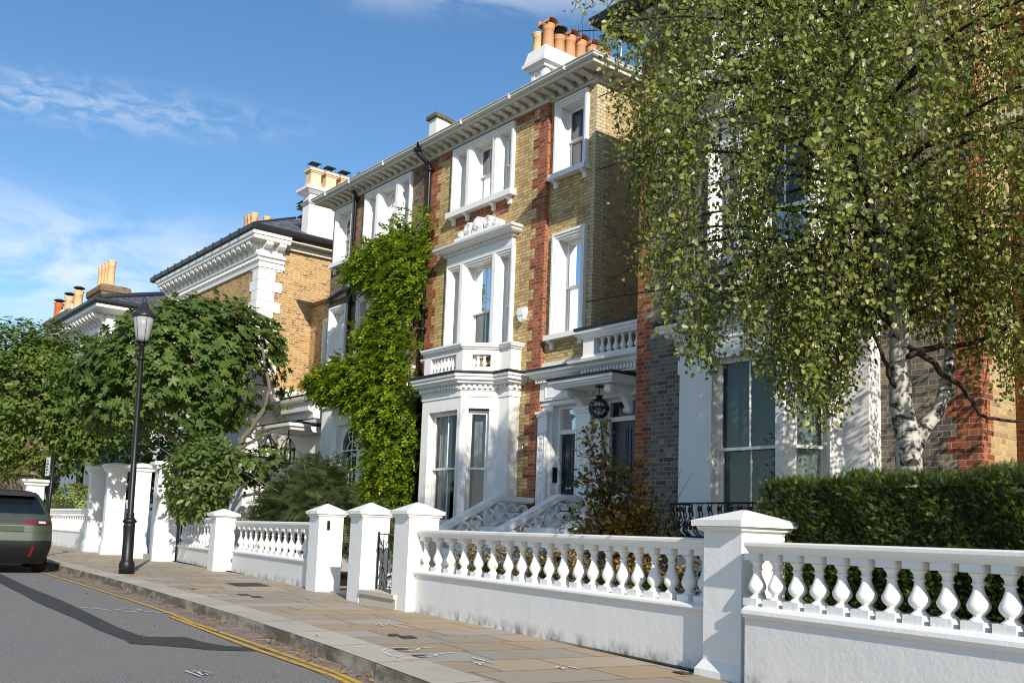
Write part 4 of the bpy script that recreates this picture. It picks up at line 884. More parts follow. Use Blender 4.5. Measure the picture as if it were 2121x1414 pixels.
# steps and pierced scallop balustrades
b=MB()
for k in range(8): y0=9.35+k*.30; b.box(-15.38,-14.22,y0,13.0,.15*k+(.001 if k else -.02),.15*(k+1)); b.box(-13.98,-12.92,y0,13.0,.15*k+(.001 if k else -.02),.15*(k+1))
t=thing('entrance_steps',(-14,10,0),'white painted entrance steps rising to the navy front doors','steps'); b.build('treads',M['white'],t)
def string(x,label,yk,ye,zr):
    """parapet along y: flat at zr from ye back to yk, then falling to the street at slope s"""
    s=.50; yb=9.3; t=thing('stair_balustrade',(x,yb,0),label,'stair balustrade','pierced white balustrades of the entrance steps')
    F=Fr(x,0,PI/2)   # u=y , n=+x
    top=lambda y: zr if y>yk else zr-s*(yk-y)
    th=.09
    b=MB(F); b.prism([(yb,-.02),(ye,-.02),(ye,zr-.50),(yk+.05,zr-.50),(yb,top(yb)-.53)],-th,th); b.prism([(yb-.02,top(yb)-.55),(yk+.05,zr-.522),(ye,zr-.522),(ye,zr-.46),(yk+.03,zr-.46),(yb-.02,top(yb)-.48)],-th-.035,th+.035)
    b.build('string_base',M['pier'],t)
    b=MB(F); b.prism([(yb,top(yb)-.10),(yk+.02,zr-.10),(ye,zr-.10),(ye,zr),(yk,zr),(yb,top(yb))],-.12,.12); b.prism([(yb,top(yb)-.125),(yk+.02,zr-.125),(ye,zr-.125),(ye,zr-.10),(yk+.02,zr-.101),(yb,top(yb)-.101)],-.085,.085)
    b.build('hand_rail',M['pier'],t)
    b=MB(F)
    def arc(cy,cz,r,w=.036,sk=0):
        k=12
        for j in range(k):
            a0,a1=PI*j/k,PI*(j+1)/k; b.prism([(cy+r*math.cos(a0),cz+r*math.sin(a0)),(cy+(r-w)*math.cos(a0),cz+(r-w)*math.sin(a0)),(cy+(r-w)*math.cos(a1),cz+(r-w)*math.sin(a1)),(cy+r*math.cos(a1),cz+r*math.sin(a1))],-.075,.075)
    y=ye-.12; 
    while y>yb+.2:
        z=top(y)-.47 if y>yk-.0 else top(y)-.485
        arc(y,z,.150); y2=y-.145
        arc(y2,top(y2)-.30,.150) if y2>yb+.15 else None
        y-=.29
    b.build('scallops',M['pier'],t)
string(-15.52,'pierced white stair balustrade beside the canted bay',11.95,12.86,1.83)
string(-14.10,'middle pierced white stair balustrade between the two front doors',12.36,12.95,1.86)
string(-12.80,'pierced white stair balustrade nearest the grey brick house behind the copper shrub',12.75,12.95,1.89)
# fittings
t=thing('porch_lantern',(-13.17,12.5,3.95),'black globe lantern with clear glass hanging below the canopy','lantern')
b=MB(); b.lathe([(.085,-.02),(.085,0),(.03,-.0+.02)],u=-13.17,n=12.5,z=3.885,seg=14); b.tube([(-13.17,12.5,3.9),(-13.17,12.5,3.76)],.009,6); b.tube([(-13.17+.022*math.cos(a),12.5,3.735+.028*math.sin(a)) for a in np.linspace(0,2*PI,11)],.006,4)
b.lathe([(.03,.0),(.075,-.01),(.08,-.025),(.055,-.035),(.055,-.075)],u=-13.17,n=12.5,z=3.72,seg=14); cz,rr=3.47,.185
b.lathe([(rr+.004,-.022),(rr+.018,-.022),(rr+.018,.022),(rr+.004,.022)],u=-13.17,n=12.5,z=cz,seg=24,cap=False)
for k in range(4):
    a=PI*k/4+.2; b.tube([(-13.17+math.cos(a)*(rr+.006)*math.sin(q),12.5+math.sin(a)*(rr+.006)*math.sin(q),cz+(rr+.006)*math.cos(q)) for q in np.linspace(-PI,PI,25)],.008,5)
b.build('lantern_frame',M['iron'],t)
b=MB(); b.lathe([(rr*math.sin(q),-rr*math.cos(q)) for q in np.linspace(.05,PI-.25,12)],u=-13.17,n=12.5,z=cz,seg=20,cap=False); b.build('glass_globe',M['glass'],t)
b=MB(); b.lathe([(.012,.08),(.016,.03),(.035,0),(.04,-.03),(.025,-.06),(.0,-.07)],u=-13.17,n=12.5,z=cz+.03,seg=12); b.build('bulb',M['drape'],t)
b=MB(Fr(0,12.9)); b.prism([(-16.13+.0,5.92),(-15.88,5.92),(-15.86,5.80),(-15.93,5.66),(-16.0,5.60),(-16.08,5.66),(-16.15,5.80)],.006,.10); b.box(-16.10,-15.92,.10,.115,5.75,5.88)
o=b.build('alarm_box',M['trim']); tag(o,'white shield-shaped alarm box on the yellow brick wall','alarm box')
b=MB(); b.lathe([(.045,0),(.045,.20)],u=-15.78,n=12.80,z=2.76,seg=14); b.box(-15.80,-15.76,12.82,12.895,2.82,2.90); o=b.build('wall_light',M['metal']); tag(o,'small steel cylinder light on the brick beside the bay','wall light')
b=MB(G); b.box(-15.0-.0,-14.99,.0,.0,0,0) if False else b.box(-15.085,-14.955,-.0,.026,2.16,2.48); 
for k in range(3): b.box(-15.06,-14.98,.026,.031,2.22+.08*k,2.27+.08*k)
b=MB(Fr(-15.06,13.0,PI/2)); b.box(.03,.15,.002,.02,2.15,2.46); 
for k in range(3): b.box(.06,.12,.02,.025,2.20+.085*k,2.25+.085*k)
o=b.build('intercom',M['iron']); tag(o,'black entry intercom panel on the white door reveal','intercom')

# ------------------------------------------------------------------ porch of the brown house and its hanging lanterns
b=MB(); F=Fr(0,13.6); b.fr=F; b.wall(-29.5,-25.26,0,5.25,0,[(-27.2,-26.2,.6,3.3)],.25); b.fr=Fr(-25.26,13.0,-PI/2); b.wall(-.9,0,0,4.6,0); b.build('porch_wall',M['white'],H2)
b=MB(F); b.box(-27.2,-26.2,-.3,-.25,.6,3.3); b.build('front_door',M['door'],H2)
b=MB(); b.sweep([(-29.45,13.6),(-25.3,13.6)],[(-.1,4.55),(.1,4.55),(.1,4.75),(.16,4.76),(.20,4.90),(.30,4.95),(.32,5.05),(-.1,5.06)])
for k in range(20): b.box(-29.4+k*.18,-29.3+k*.18,13.4,13.52,4.62,4.74)
b.build('porch_cornice',M['trim'],H2)
b=MB(); pth=[(-27.9,13.58),(-27.9,12.35),(-25.9,12.35),(-25.9,12.95)]
b.sweep(pth,[(-.3,3.86),(0,3.86),(.03,3.92),(.10,3.96),(.11,4.05),(-.3,4.06)]); b.box(-27.6,-26.2,12.6,13.57,3.88,4.05); b.build('door_canopy',M['trim'],H2)
b=MB(); b.sweep(pth,[(-.3,4.062),(.12,4.062),(.125,4.085),(-.3,4.14)]); b.hprism([(-27.7,12.5),(-26.1,12.5),(-26.1,13.55),(-27.7,13.55)],4.10,4.15); b.build('canopy_lead',M['lead'],H2)
b=MB(); b.sweep([(-26.6,12.98),(-26.6,12.6),(-25.0,12.6)],[(-.2,4.16),(.0,4.16),(.02,4.3),(.16,4.36),(.18,4.46),(-.2,4.46)]); b.build('porch_entablature',M['white'],H2)
def cage(o,label,h,r):
    x,y,z=o; t=thing('cage_lantern',o,label,'lantern','black cage lanterns by the shaded porch')
    b=MB(); b.tube([(x,y,z),(x,y,z-.25)],.02,6); n=8
    for k in range(n):
        a=2*PI*k/n; c,s=math.cos(a),math.sin(a)
        b.tube([(x+c*.03,y+s*.03,z-.22),(x+c*r*.5,y+s*r*.5,z-.32),(x+c*r*.95,y+s*r*.95,z-.46),(x+c*r,y+s*r,z-.55),(x+c*r*.92,y+s*r*.92,z-.55-h)],.018,5)
    for zz,rr in ((.55,r),(.55+h,r*.92)): b.lathe([(rr-.015,-.02),(rr+.02,-.02),(rr+.02,.02),(rr-.015,.02)],u=x,n=y,z=z-zz,seg=16,cap=False)
    for a in np.linspace(0,2*PI,6)[:-1]: b.tube([(x+.1*math.cos(a),y+.1*math.sin(a),z-.22),(x+.02*math.cos(a),y,z-.12),(x,y,z-.1)],.012,4)
    b.build('cage',M['iron'],t); 
    b=MB()
    for a in (0,2.1,4.2): b.lathe([(.02,0),(.02,.2),(.012,.24)],u=x+.07*math.cos(a),n=y+.07*math.sin(a),z=z-.5-h,seg=8)
    b.build('candles',M['drape'],t)
cage((-26.2,12.45,3.86),'black cage lantern hanging under the brown house canopy',.42,.21)
cage((-27.35,12.35,3.95),'black domed cage lantern on a curved bracket left of the hanging one',.30,.27)
# ------------------------------------------------------------------ grey brick house behind the birch
H3=thing('brick_house',(-8.6,11.8,0),'sooty grey brick house with red brick corners and tall white bay behind the birch','house','Victorian houses along the street')
YB=11.8; F=Fr(0,YB); XL,XR=-11.53,-5.66; cx=-8.65
lt=[(cx-1.22,cx-.55),(cx-.54,cx+.55),(cx+.56,cx+1.22)]; l2=[(cx-1.28,cx-.64),(cx-.63,cx+.63),(cx+.64,cx+1.28)]
b=MB(F); b.wall(XL,XR,0,10.7,0,[(cx-1.13,cx+1.13,8.75,10.25),(cx-1.19,cx+1.19,5.03,7.31)])
b.build('front_wall',M['brick_grey'],H3)
b=MB(); b.quad((XL,YB,0),(XL,22,0),(XL,22,10.7),(XL,YB,10.7)); b.build('left_wall',M['brick_side'],H3)
b=MB(); b.quad((XR,YB,0),(XR,12.72,0),(XR,12.72,10.7),(XR,YB,10.7)); b.build('right_return',M['brick_side'],H3)
b=MB(Fr(0,12.72)); b.wall(XR,4,0,10.7,0,[(-3.6,-2.3,1.2,3.6)],.2); b.build('recessed_wall',M['brick_red'],H3)
o2=dict(bars=1,blind=.0,vent=False)
window(H3,F,8.72,10.34,[(a,c,dict(bars=0,blind=.3,vent=False)) for a,c in lt],sill=(cx-1.3,cx+1.3,.14,.17),brk=(cx-1.1,cx-.5,cx+.5,cx+1.1))
window(H3,F,5.0,7.40,[(a,c,dict(o2,bars=1 if i==1 else 0)) for i,(a,c) in enumerate(l2)])
b=MB(F); u0,u1=cx-1.28,cx+1.28; b.box(u0+.02,u1-.02,-.02,.09,7.401,7.60); b.sweep([(u0,0),(u0,.09),(u1,.09),(u1,0)],[(-.08,7.602),(.05,7.602),(.05,7.665),(.16,7.668),(.20,7.70),(.205,7.74),(.25,7.76),(.265,7.81),(-.08,7.83)]); b.box(u0+.38,u1-.38,0,.16,7.83,8.1); b.build('window_entablature',M['trim'],H3)
bay(H3,cx,YB,winopt=dict(bars=1,blind=.06,vent=False,mr=.455,fw=.045,gl='glass2'),cantopt=dict(bars=0,blind=.06,vent=False,mr=.455,fw=.045,gl='glass2'))
quoin(H3,'red_quoin',M['brick_red'],F,XL,1,0,10.5,.345,.225,0); quoin(H3,'red_quoin',M['brick_red'],F,XR,-1,0,10.5,.44,.30,0,side=(Fr(XR,YB,PI/2),0,1,.30,.22))
P=[(XL,22),(XL,YB),(XR,YB),(XR,12.72)]
b=MB(); b.sweep(P,[(0,9.70),(.06,9.70),(.07,9.78),(.03,9.80),(.03,10.0),(.12,10.0),(.16,10.08),(.30,10.12),(.32,10.2),(0,10.2)]); b.build('eaves_cornice',M['cream'],H3)
b=MB(F); modillions(b,np.arange(XL+.2,XR,.34),.03,9.82,10.12,.38,.16,F); b.build('modillions',M['cream'],H3)
b=MB(); b.sweep(P,[(.25,10.205),(.62,10.17),(.66,10.2),(.70,10.30),(.68,10.34),(.25,10.36)]); b.build('gutter',M['darkgutter'],H3)
b=MB(); b.quad((XL-.6,YB-.6,10.3),(XR+.6,YB-.6,10.3),(XR-1,16,12.2),(XL+4,16,12.2)); b.F([b.V(XL-.6,YB-.6,10.3),b.V(XL-.6,22,10.3),b.V(XL+4,16,12.2)]); b.build('roof',M['slate'],H3)
b=MB(); b.sweep([(XR,12.72),(4,12.72)],[(0,6.25),(.06,6.25),(.08,6.35),(.12,6.38),(.14,6.5),(.3,6.6),(.32,6.75),(0,6.8)]); b.build('string_course',M['cream'],H3)
pipe(H3,[(-5.33,12.64,10),(-5.33,12.64,.1)],.055,[(-5.33,12.64,5.0),(-5.33,12.64,7.2)])
b=MB(); b.box(XL-.001+0,XL,YB,YB,0,0) if False else b.box(-10.45,-10.34,YB-.16,YB-.005,3.70,3.93); o=b.build('alarm_box',M['trim']); tag(o,'small white box on the grey brick left of the bay cornice','alarm box')
# bellied iron guard in front of the bay
t=thing('window_guard',(-8.7,10.5,1.1),'black iron bellied window guard with round rosettes in front of the white bay','railing')
b=MB(); x0,x1,y0,y1=-9.45,-7.6,10.38,10.85
b.tube([(x0,y1,1.58),(x0,y0,1.58),(x1,y0,1.58),(x1,y1,1.58)],.014,5); b.tube([(x0,y1,1.12),(x0,y0,1.12),(x1,y0,1.12),(x1,y1,1.12)],.012,5)
b.build('guard_rails',M['iron'],t)
b=MB()
def bel(x,y,dx,dy):
    for s in (-.028,.028):
        ox,oy=-dy*s*0+(s if dy else 0),(s if dx else 0)
        b.tube([(x+ox+dx*q,y+oy+dy*q,z) for q,z in ((0,1.58),(.02,1.5),(-.01,1.42),(.03,1.33),(.11,1.25),(.12,1.20),(.06,1.15),(0,1.12))],.009,4)
    b.tube([(x+dx*.01-dy*0,y+dy*.01,1.50+.0),(x+dx*.03,y+dy*.03,1.50)],.035,9); b.box(x-.008,x+.008,y+dy*.02-.008,y+dy*.02+.008,1.36,1.42); b.box(x-.025,x+.025,y+dy*.1-.01,y+dy*.1+.01,1.22,1.34)
for x in np.linspace(x0+.08,x1-.08,11): bel(x,y0,0,-1)
for y in np.linspace(y0+.08,y1,4): bel(x0,y,-1,0)
b.build('guard_bars',M['iron'],t)
# ------------------------------------------------------------------ golden brick house with white quoins
H4=thing('brick_house',(-33,12.6,0),'golden brick house with white corner quoins, deep white cornice and white chimney','house','Victorian houses along the street')
X0,X1,Y0=-38.3,-29.5,12.6; F=Fr(0,Y0); S=Fr(X1,Y0,PI/2)
b=MB(F); hs=[(-37,-35.6,5.6,8.2),(-33,-31.6,5.6,8.2)]; b.wall(X0,X1,0,10.5,0,[(a+.09,c-.09,z0,z1-.09) for a,c,z0,z1 in hs]); b.build('front_wall',M['brick_gold'],H4)
for a,c,z0,z1 in hs: window(H4,F,z0,z1,[(a,c,{})],rd=.2,sill=(a-.1,c+.1,.14,.2),bars=1)
b=MB(S); b.wall(0,9,0,10.55,0); b.build('side_wall',M['brick_gold'],H4)
b=MB(); b.sweep([(X0,Y0),(X1,Y0),(X1,15)],[(0,-.02),(.05,-.02),(.05,5.25),(.10,5.27),(.10,5.52),(0,5.55)])
b.build('stucco_base',M['white'],H4)
b=MB(F); k=0
for z in np.arange(5.6,9.40,.345):
    w=.62 if k%2 else .44; w2=.80 if k%2 else .56; zz=min(z+.33,9.46)
    b.fr=F; b.box(X1-w,X1+.03,-.0,.03,z,zz); b.fr=S; b.box(.0005,w2,-.001,.03,z,zz); k+=1
b.build('quoin',M['white'],H4)
b=MB(); P=[(X0,Y0),(X1,Y0),(X1,Y0+.85)]
b.sweep(P,[(0,9.46),(.06,9.46),(.08,9.56),(.03,9.58),(.03,9.66),(.09,9.67),(.09,9.78),(.16,9.80),(.18,9.86),(.04,9.87),(.04,10.26),(0,10.26)])
b.sweep(P,[(0,10.261),(.42,10.261),(.44,10.29),(.44,10.38),(.48,10.40),(.50,10.50),(0,10.50)])
b.fr=F
for k in range(74): u=X0+.1+.12*k; b.box(u,u+.06,.09,.13,9.68,9.775)
modillions(b,np.arange(X0+.25,X1-.1,.42),.04,9.88,10.262,.37,.24,F); b.fr=S; modillions(b,(.14,.60),.04,9.88,10.262,.37,.24,S)
b.build('eaves_cornice',M['trim'],H4)
b=MB(S); b.box(.86,9,-.0,.40,10.40,10.44); b.box(.86,9,.0,.12,10.2,10.40); b.build('soffit',M['cream'],H4)
b=MB(); P=[(X0-.5,20),(X0,20),(X0,Y0),(X1,Y0),(X1,20)][1:]
b.sweep(P,[(.36,10.505),(.46,10.505),(.55,10.56),(.57,10.66),(.54,10.73),(.36,10.75)])
b.fr=F
for u in np.arange(X0,X1,.75): b.box(u-.03,u+.03,.42,.585,10.53,10.742)
b.build('gutter',M['darkgutter'],H4)
b=MB(); e=.48; z=10.72; ym=15.6
v=[b.V(X0-e,Y0-e,z),b.V(X1+e,Y0-e,z),b.V(X1+e,20.6,z),b.V(X0-e,20.6,z),b.V(X0+3.2,ym,12.75),b.V(X1-4.0,ym,12.75)]
for q in ((0,1,5,4),(1,2,5),(2,3,4,5),(3,0,4)): b.F([v[i] for i in q])
b.build('roof',M['slate'],H4)
b=MB(); b.tube([(X1+.40,Y0-.40,10.76),(X1-4.0,ym,12.77),(X0+3.2,ym,12.77)],.05,6); b.build('roof_ridge',M['lead'],H4)
b=MB(); b.box(-29.95,-29.47,14.2,18.4,10.7,12.35); Q=[(-29.95,18.4),(-29.95,14.2),(-29.47,14.2),(-29.47,18.4)]
b.sweep(Q,[(0,12.0),(.04,12.0),(.10,12.08),(.02,12.12),(0,12.12)]); b.sweep(Q,[(-.05,12.351),(.06,12.36),(.16,12.45),(.20,12.47),(.20,12.56),(.14,12.60),(-.05,12.66)]); b.box(-29.9,-29.52,14.25,18.35,12.4,12.67)
c4=b.build('chimney',M['white'],H4)
def sqpot(parent,x,y,z,w,h,mat):
    b=MB(); a=w/2; b.frustum((x-a*1.12,x+a*1.12,y-a*1.12,y+a*1.12,z),(x-a*.92,x+a*.92,y-a*.92,y+a*.92,z+h*.25)); b.frustum((x-a*.92,x+a*.92,y-a*.92,y+a*.92,z+h*.25),(x-a*.9,x+a*.9,y-a*.9,y+a*.9,z+h*.78))
    b.box(x-a*1.05,x+a*1.05,y-a*1.05,y+a*1.05,z+h*.78,z+h*.86); b.box(x-a*1.22,x+a*1.22,y-a*1.22,y+a*1.22,z+h*.86,z+h)
    p=b.build('chimney_pot',mat,parent); c=MB()
    for sx in(-1,1):
        for sy in(-1,1): c.tube([(x+sx*a*.8,y+sy*a*.8,z+h),(x+sx*a*.8,y+sy*a*.8,z+h+.22)],.008,4)
    c.box(x-a*.85,x+a*.85,y-a*.85,y+a*.85,z+h+.22,z+h+.235); c.build('cowl',M['iron'],p)
for y in (14.42,15.0,15.58,16.2): sqpot(c4,-29.72,y,12.66,.42,.62,M['potpale'])
b=MB(); b.box(-38.3,-37.2,15.4,16.6,10.8,12.9); b.sweep([(-38.3,15.4),(-37.2,15.4),(-37.2,16.6),(-38.3,16.6)],[(0,12.6),(.08,12.65),(.12,12.8),(.12,12.9),(0,12.95)],closed=True); st=b.build('chimney_stack',M['brick_old'],H4)
for x,y in ((-38.1,15.6),(-37.75,15.6),(-37.4,15.6),(-38.1,16.2),(-37.5,16.2)): pot(st,x,y,12.95,.95,.15,M['buff' if x>-38 else 'terra'],None,12)
b=MB(); b.box(-33.9,-33.45,16,16.5,11.5,12.95); st=b.build('chimney_stack',M['potpale'],H4); c=MB(); c.box(-34.0,-33.35,15.9,16.6,12.95,13.0); c.box(-33.85,-33.5,16.05,16.45,13.0,13.3); 
for k in range(3): c.frustum((-34.05+.0,-33.3,15.85,16.65,13.3+.11*k),(-33.95,-33.4,15.95,16.55,13.39+.11*k))
c.build('cowl',M['iron'],st)
# low brick link between golden and brown house
b=MB(); F5=Fr(0,14.56); b.fr=F5; b.wall(-29.5,-25.27,5.2,8.42,0,[(-28.35,-27.1,5.75,7.75)]); b.build('link_wall',M['brick_gold'],H4)
b=MB(F5); b.box(-29.48,-25.28,-.3,.05,8.421,8.56); b.build('link_coping',M['brick_red'],H4)
window(H4,F5,5.7,7.85,[(-28.45,-27.0,{})],rd=.25,sill=(-28.5,-26.95,.1,.12),bars=1)
b=MB(); b.hprism([(-29.5,13.6),(-25.28,13.6),(-25.28,14.6),(-29.5,14.6)],5.06,5.2); b.build('link_lead',M['lead'],H4)
# ------------------------------------------------------------------ slate-roofed white house farther on
H5=thing('white_house',(-52,12.6,0),'distant white house with slate hip roof showing above the evergreen tree','house','Victorian houses along the street')
X0,X1,Y0=-57.5,-48.6,13.2; F=Fr(0,Y0); zt=11.0
b=MB(F); b.wall(X0,X1,0,zt,0,[(-51.5,-50.2,6,8.4),(-55.5,-54.2,6,8.4),(-51.5,-50.2,1.2,4.2)],.2); b.fr=Fr(X1,Y0,PI/2); b.wall(0,10,0,zt,0); b.build('walls',M['white'],H5)
b=MB(F); 
for a,c,z0,z1 in ((-51.5,-50.2,6,8.4),(-55.5,-54.2,6,8.4),(-51.5,-50.2,1.2,4.2)): b.quad((a,-.2,z0),(c,-.2,z0),(c,-.2,z1),(a,-.2,z1))
b.build('window',M['dark'],H5)
b=MB(); P=[(X0,Y0),(X1,Y0),(X1,Y0+.9)]; b.sweep(P,[(0,10.2),(.1,10.2),(.15,10.35),(.05,10.4),(.05,10.9),(0,10.9)]); b.sweep([(X0,Y0),(X1,Y0),(X1,22)],[(0,10.95),(.75,11.15),(.75,11.3),(0,11.3)]); b.fr=F; modillions(b,np.arange(X0+.3,X1,.55),.05,10.55,11.0,.62,.22,F); b.build('eaves_cornice',M['trim'],H5)
b=MB(); b.sweep([(X0,Y0),(X1,Y0),(X1,22)],[(.6,11.305),(.8,11.305),(.92,11.40),(.9,11.55),(.6,11.55)]); b.build('gutter',M['darkgutter'],H5)
b=MB(); e=.8; z=11.5; v=[b.V(X0-e,Y0-e,z),b.V(X1+e,Y0-e,z),b.V(X1+e,22,z),b.V(X0-e,22,z),b.V(X0+3,17.4,13.35),b.V(X1-3.6,17.4,13.35)]
for q in ((0,1,5,4),(1,2,5),(2,3,4,5),(3,0,4)): b.F([v[i] for i in q])
b.build('roof',M['slate'],H5)
b=MB(); b.tube([(X1+.6,Y0-.6,11.62),(X1-3.6,17.4,13.4),(X0+3,17.4,13.4)],.14,6); b.build('roof_ridge',M['lead'],H5)
b=MB(); b.box(-57.4,-55.0,14.6,15.8,11,13.75); Q=[(-57.4,14.6),(-55.0,14.6),(-55.0,15.8),(-57.4,15.8)]; b.sweep(Q,[(0,13.2),(.1,13.3),(.14,13.45),(.22,13.55),(.22,13.85),(0,13.95)],closed=True); st=b.build('chimney_stack',M['brick_old'],H5)
for k in range(4): pot(st,-57.1+.62*k,15.0,13.85,1.5,.21,M['buff'],None,12)
# ------------------------------------------------------------------ chimney of the farthest house
H6=thing('brick_house',(-70,14,0),'farthest brick house of which only a chimney with orange and buff pots shows','house','Victorian houses along the street')
b=MB(); b.box(-78,-63.5,13.5,24,0,11.8); b.build('walls',M['brick_old'],H6)
b=MB(); v=[b.V(-78.6,12.9,11.8),b.V(-62.9,12.9,11.8),b.V(-62.9,24.6,11.8),b.V(-78.6,24.6,11.8),b.V(-73,18,13.0),b.V(-68,18,13.0)]
for q in ((0,1,5,4),(1,2,5),(2,3,4,5),(3,0,4)): b.F([v[i] for i in q])
b.build('roof',M['slate'],H6)
b=MB(); b.box(-69.6,-63.8,15,16.4,11,14.0); b.box(-69.8,-63.6,14.9,16.5,13.7,14.02); st=b.build('chimney_stack',M['brick_old'],H6)
for x in (-68.0,-65.6): b=MB(); b.box(x,x+.7,15.4,15.7,14.02,14.6); b.build('flue_block',M['white'],st)
for x,m in ((-69.0,'orange'),(-66.4,'buff'),(-64.2,'buff')):
    p=pot(st,x,15.6,14.0,1.35,.28,M[m],None,12); c=MB(); c.lathe([(.2,0),(.2,.12),(.34,.14),(.34,.2),(.1,.28)],u=x,n=15.6,z=15.35,seg=12); c.build('cowl',M['iron'],p)
# ------------------------------------------------------------------ vegetation
UP=np.array([0,0,1.0])
def rv(n): return unit(rng.normal(size=(n,3)))
def plant(name,loc,label,cat,group=None): return thing(name,loc,label,cat,group)
def leaves(name,tpl,pos,nrm,along,size,tint,mat,parent):
    X,Y,Z=axes(nrm,along); return leafmesh(name,*tpl,pos,X,Y,Z,size,np.clip(tint,0,1),mat,parent)
def limb(b,pts,r0,r1,seg=8,wob=.0):
    P=[Vector(p) for p in pts]; Q=[]
    for i in range(len(P)-1):
        for t in np.linspace(0,1,4)[:-1 if i<len(P)-2 else None]:
            a=P[max(i-1,0)];c=P[i];d=P[i+1];e=P[min(i+2,len(P)-1)]
            q=.5*((2*c)+(d-a)*t+(2*a-5*c+4*d-e)*t*t+(3*c-a-3*d+e)*t**3); Q.append(q+Vector(rng.normal(0,wob,3)))
    b.tube(Q,[r0+(r1-r0)*i/(len(Q)-1) for i in range(len(Q))],seg); return Q
# --- weeping birch
T=plant('birch_tree',(-4.8,8.6,0),'weeping silver birch with white trunk and hanging leafy strands behind the yew hedge','tree')
b=MB()
main=limb(b,[(-4.72,8.66,0),(-4.78,8.59,1.2),(-4.78,8.55,1.83),(-4.78,8.52,2.12),(-4.8,8.45,2.4),(-4.78,8.40,2.8),(-4.76,8.36,3.2),(-4.80,8.22,3.6),(-4.82,8.09,4.1),(-4.81,7.96,4.8),(-4.82,7.9,5.6),(-4.85,7.85,7.0),(-4.9,7.9,8.4),(-4.95,7.9,9.8)],.135,.03,10,.004)
limb(b,[(-4.76,8.57,1.9),(-4.73,8.58,2.06),(-4.68,8.64,2.19),(-4.6,8.71,2.33),(-4.53,8.75,2.56),(-4.5,8.76,2.75),(-4.46,8.8,3.4),(-4.4,8.9,4.6),(-4.3,9.0,6.4)],.085,.03,8,.004)
b.build('trunk',M['birchbark'],T)
b=MB()
limb(b,[(-4.70,8.40,2.92),(-4.54,8.53,2.80),(-4.49,8.61,2.67),(-4.4,8.74,2.58),(-4.34,8.85,2.44),(-4.3,8.93,2.33),(-4.22,9.04,2.28),(-4.05,9.26,2.27),(-3.82,9.53,2.33)],.030,.011,7,.006)
limb(b,[(-4.72,8.38,2.82),(-4.53,8.51,2.92),(-4.36,8.72,2.94),(-4.19,8.92,3.02),(-3.97,9.15,3.21),(-3.75,9.42,3.31)],.034,.012,7,.006)
limb(b,[(-4.78,8.42,2.5),(-4.80,8.27,2.62),(-4.81,8.22,2.74),(-4.84,8.15,2.9),(-4.9,8.03,3.2),(-5.1,7.9,3.8)],.026,.010,6,.005)
stems=[(np.array(main[-18]),),]
P_,X_,N_,tw=[],[],[],MB()
CAM=np.array([0,0,1.05]); Wm=np.array([[0.62375851,-0.07703903,-0.77781123],[0.78078357,0.10736047,0.61550853],[0.036088,-0.99123091,0.12711782]])
def view(p):
    c=(np.asarray(p)-CAM)@Wm; return 1060.5+2011.39*c[...,0]/c[...,2], 850+2011.39*c[...,1]/c[...,2]
lim_x=[1240,1275,1300,1340,1400,1470,1530,1600,1660,1700,1750,1790,1870,1930,2000,2121,2500]; lim_y=[60,380,520,640,735,800,730,830,880,905,880,720,690,740,790,860,900]
def strand(o,n,drift):
    pts=[o]; d=drift*rng.uniform(.0,1.0)+rng.normal(0,.35,3)+np.array([0,0,-.8])
    for i in range(n):
        d=d*.9+np.array([0,0,-.12])+rng.normal(0,.085,3); d/=np.linalg.norm(d); q=pts[-1]+d*.05
        pts.append(q)
    return np.array(pts)
nl=0
zs=np.array([q.z for q in main])
for k in range(118):
    z0=rng.uniform(3.0,7.4) if k%4 else rng.uniform(7.2,9.6); c=np.array(main[int(np.argmin(abs(zs-z0)))]); az=rng.uniform(0,2*PI) if k%3 else rng.uniform(PI*.6,PI*1.25)
    L=rng.uniform(1.3,3.3)*(1.0 if z0<6.5 else .8 if z0<7.6 else .55); dr=np.array([math.cos(az),math.sin(az),0])
    if c[1]+dr[1]*L>10.9: L=max(.7,(10.9-c[1])/max(dr[1],.05))
    if dr[1]<0: L=min(L,2.6)
    ts=np.linspace(0,1,10); side=np.array([-dr[1],dr[0],0])*rng.normal(0,.25)
    lp=c+ts[:,None]*dr*L+side*(ts**2)[:,None]*L+UP*((.75*ts-.62*ts*ts)*L*.8)[:,None]
    b.tube([tuple(p) for p in lp],list(np.linspace(.026,.006,10)),5)
    for j in range(int(L*8.2)):
        t=rng.uniform(.15,1); i=min(int(t*9),8); o=lp[i]+(lp[i+1]-lp[i])*(t*9-i)+np.array([rng.normal(0,.22),rng.normal(0,.22),rng.normal(-.05,.12)])
        px,py=view(o); ly=np.interp(px,lim_x,lim_y)-abs(rng.normal(0,130))
        if py>ly: continue
        s=strand(o,int(rng.uniform(10,44)),dr)
        vx,vy=view(s); hole=max((np.hypot((vx-1650)/70,(vy-430)/115)<1).mean(),.75*(np.hypot((vx-1478)/38,(vy-330)/230)<1).mean(),.8*(np.hypot((vx-1775)/40,(vy-430)/100)<1).mean(),.7*(np.hypot((vx-1560)/60,(vy-690)/70)<1).mean())
        if hole>.15 and rng.random()<.45+.6*hole: continue
        ok=vy<np.interp(vx,lim_x,lim_y)-abs(rng.normal(0,60))
        m=int(np.argmin(ok)) if not ok.all() else len(s)
        s=s[:m]
        if len(s)<4: continue
        tw.tube([tuple(p) for p in s[::4]]+[tuple(s[-1])],.0032,3,True,False)
        rep=rng.random(len(s))<.95; q=s[rep]; n_=len(q); P_.append(q+rng.normal(0,.03,(n_,3))); m_=int(n_*1.6); P_.append(q[rng.integers(0,n_,m_)]+rng.normal(0,.075,(m_,3)))
b.build('branches',M['twig'],T); tw.build('twigs',M['twig'],T,fix=False)
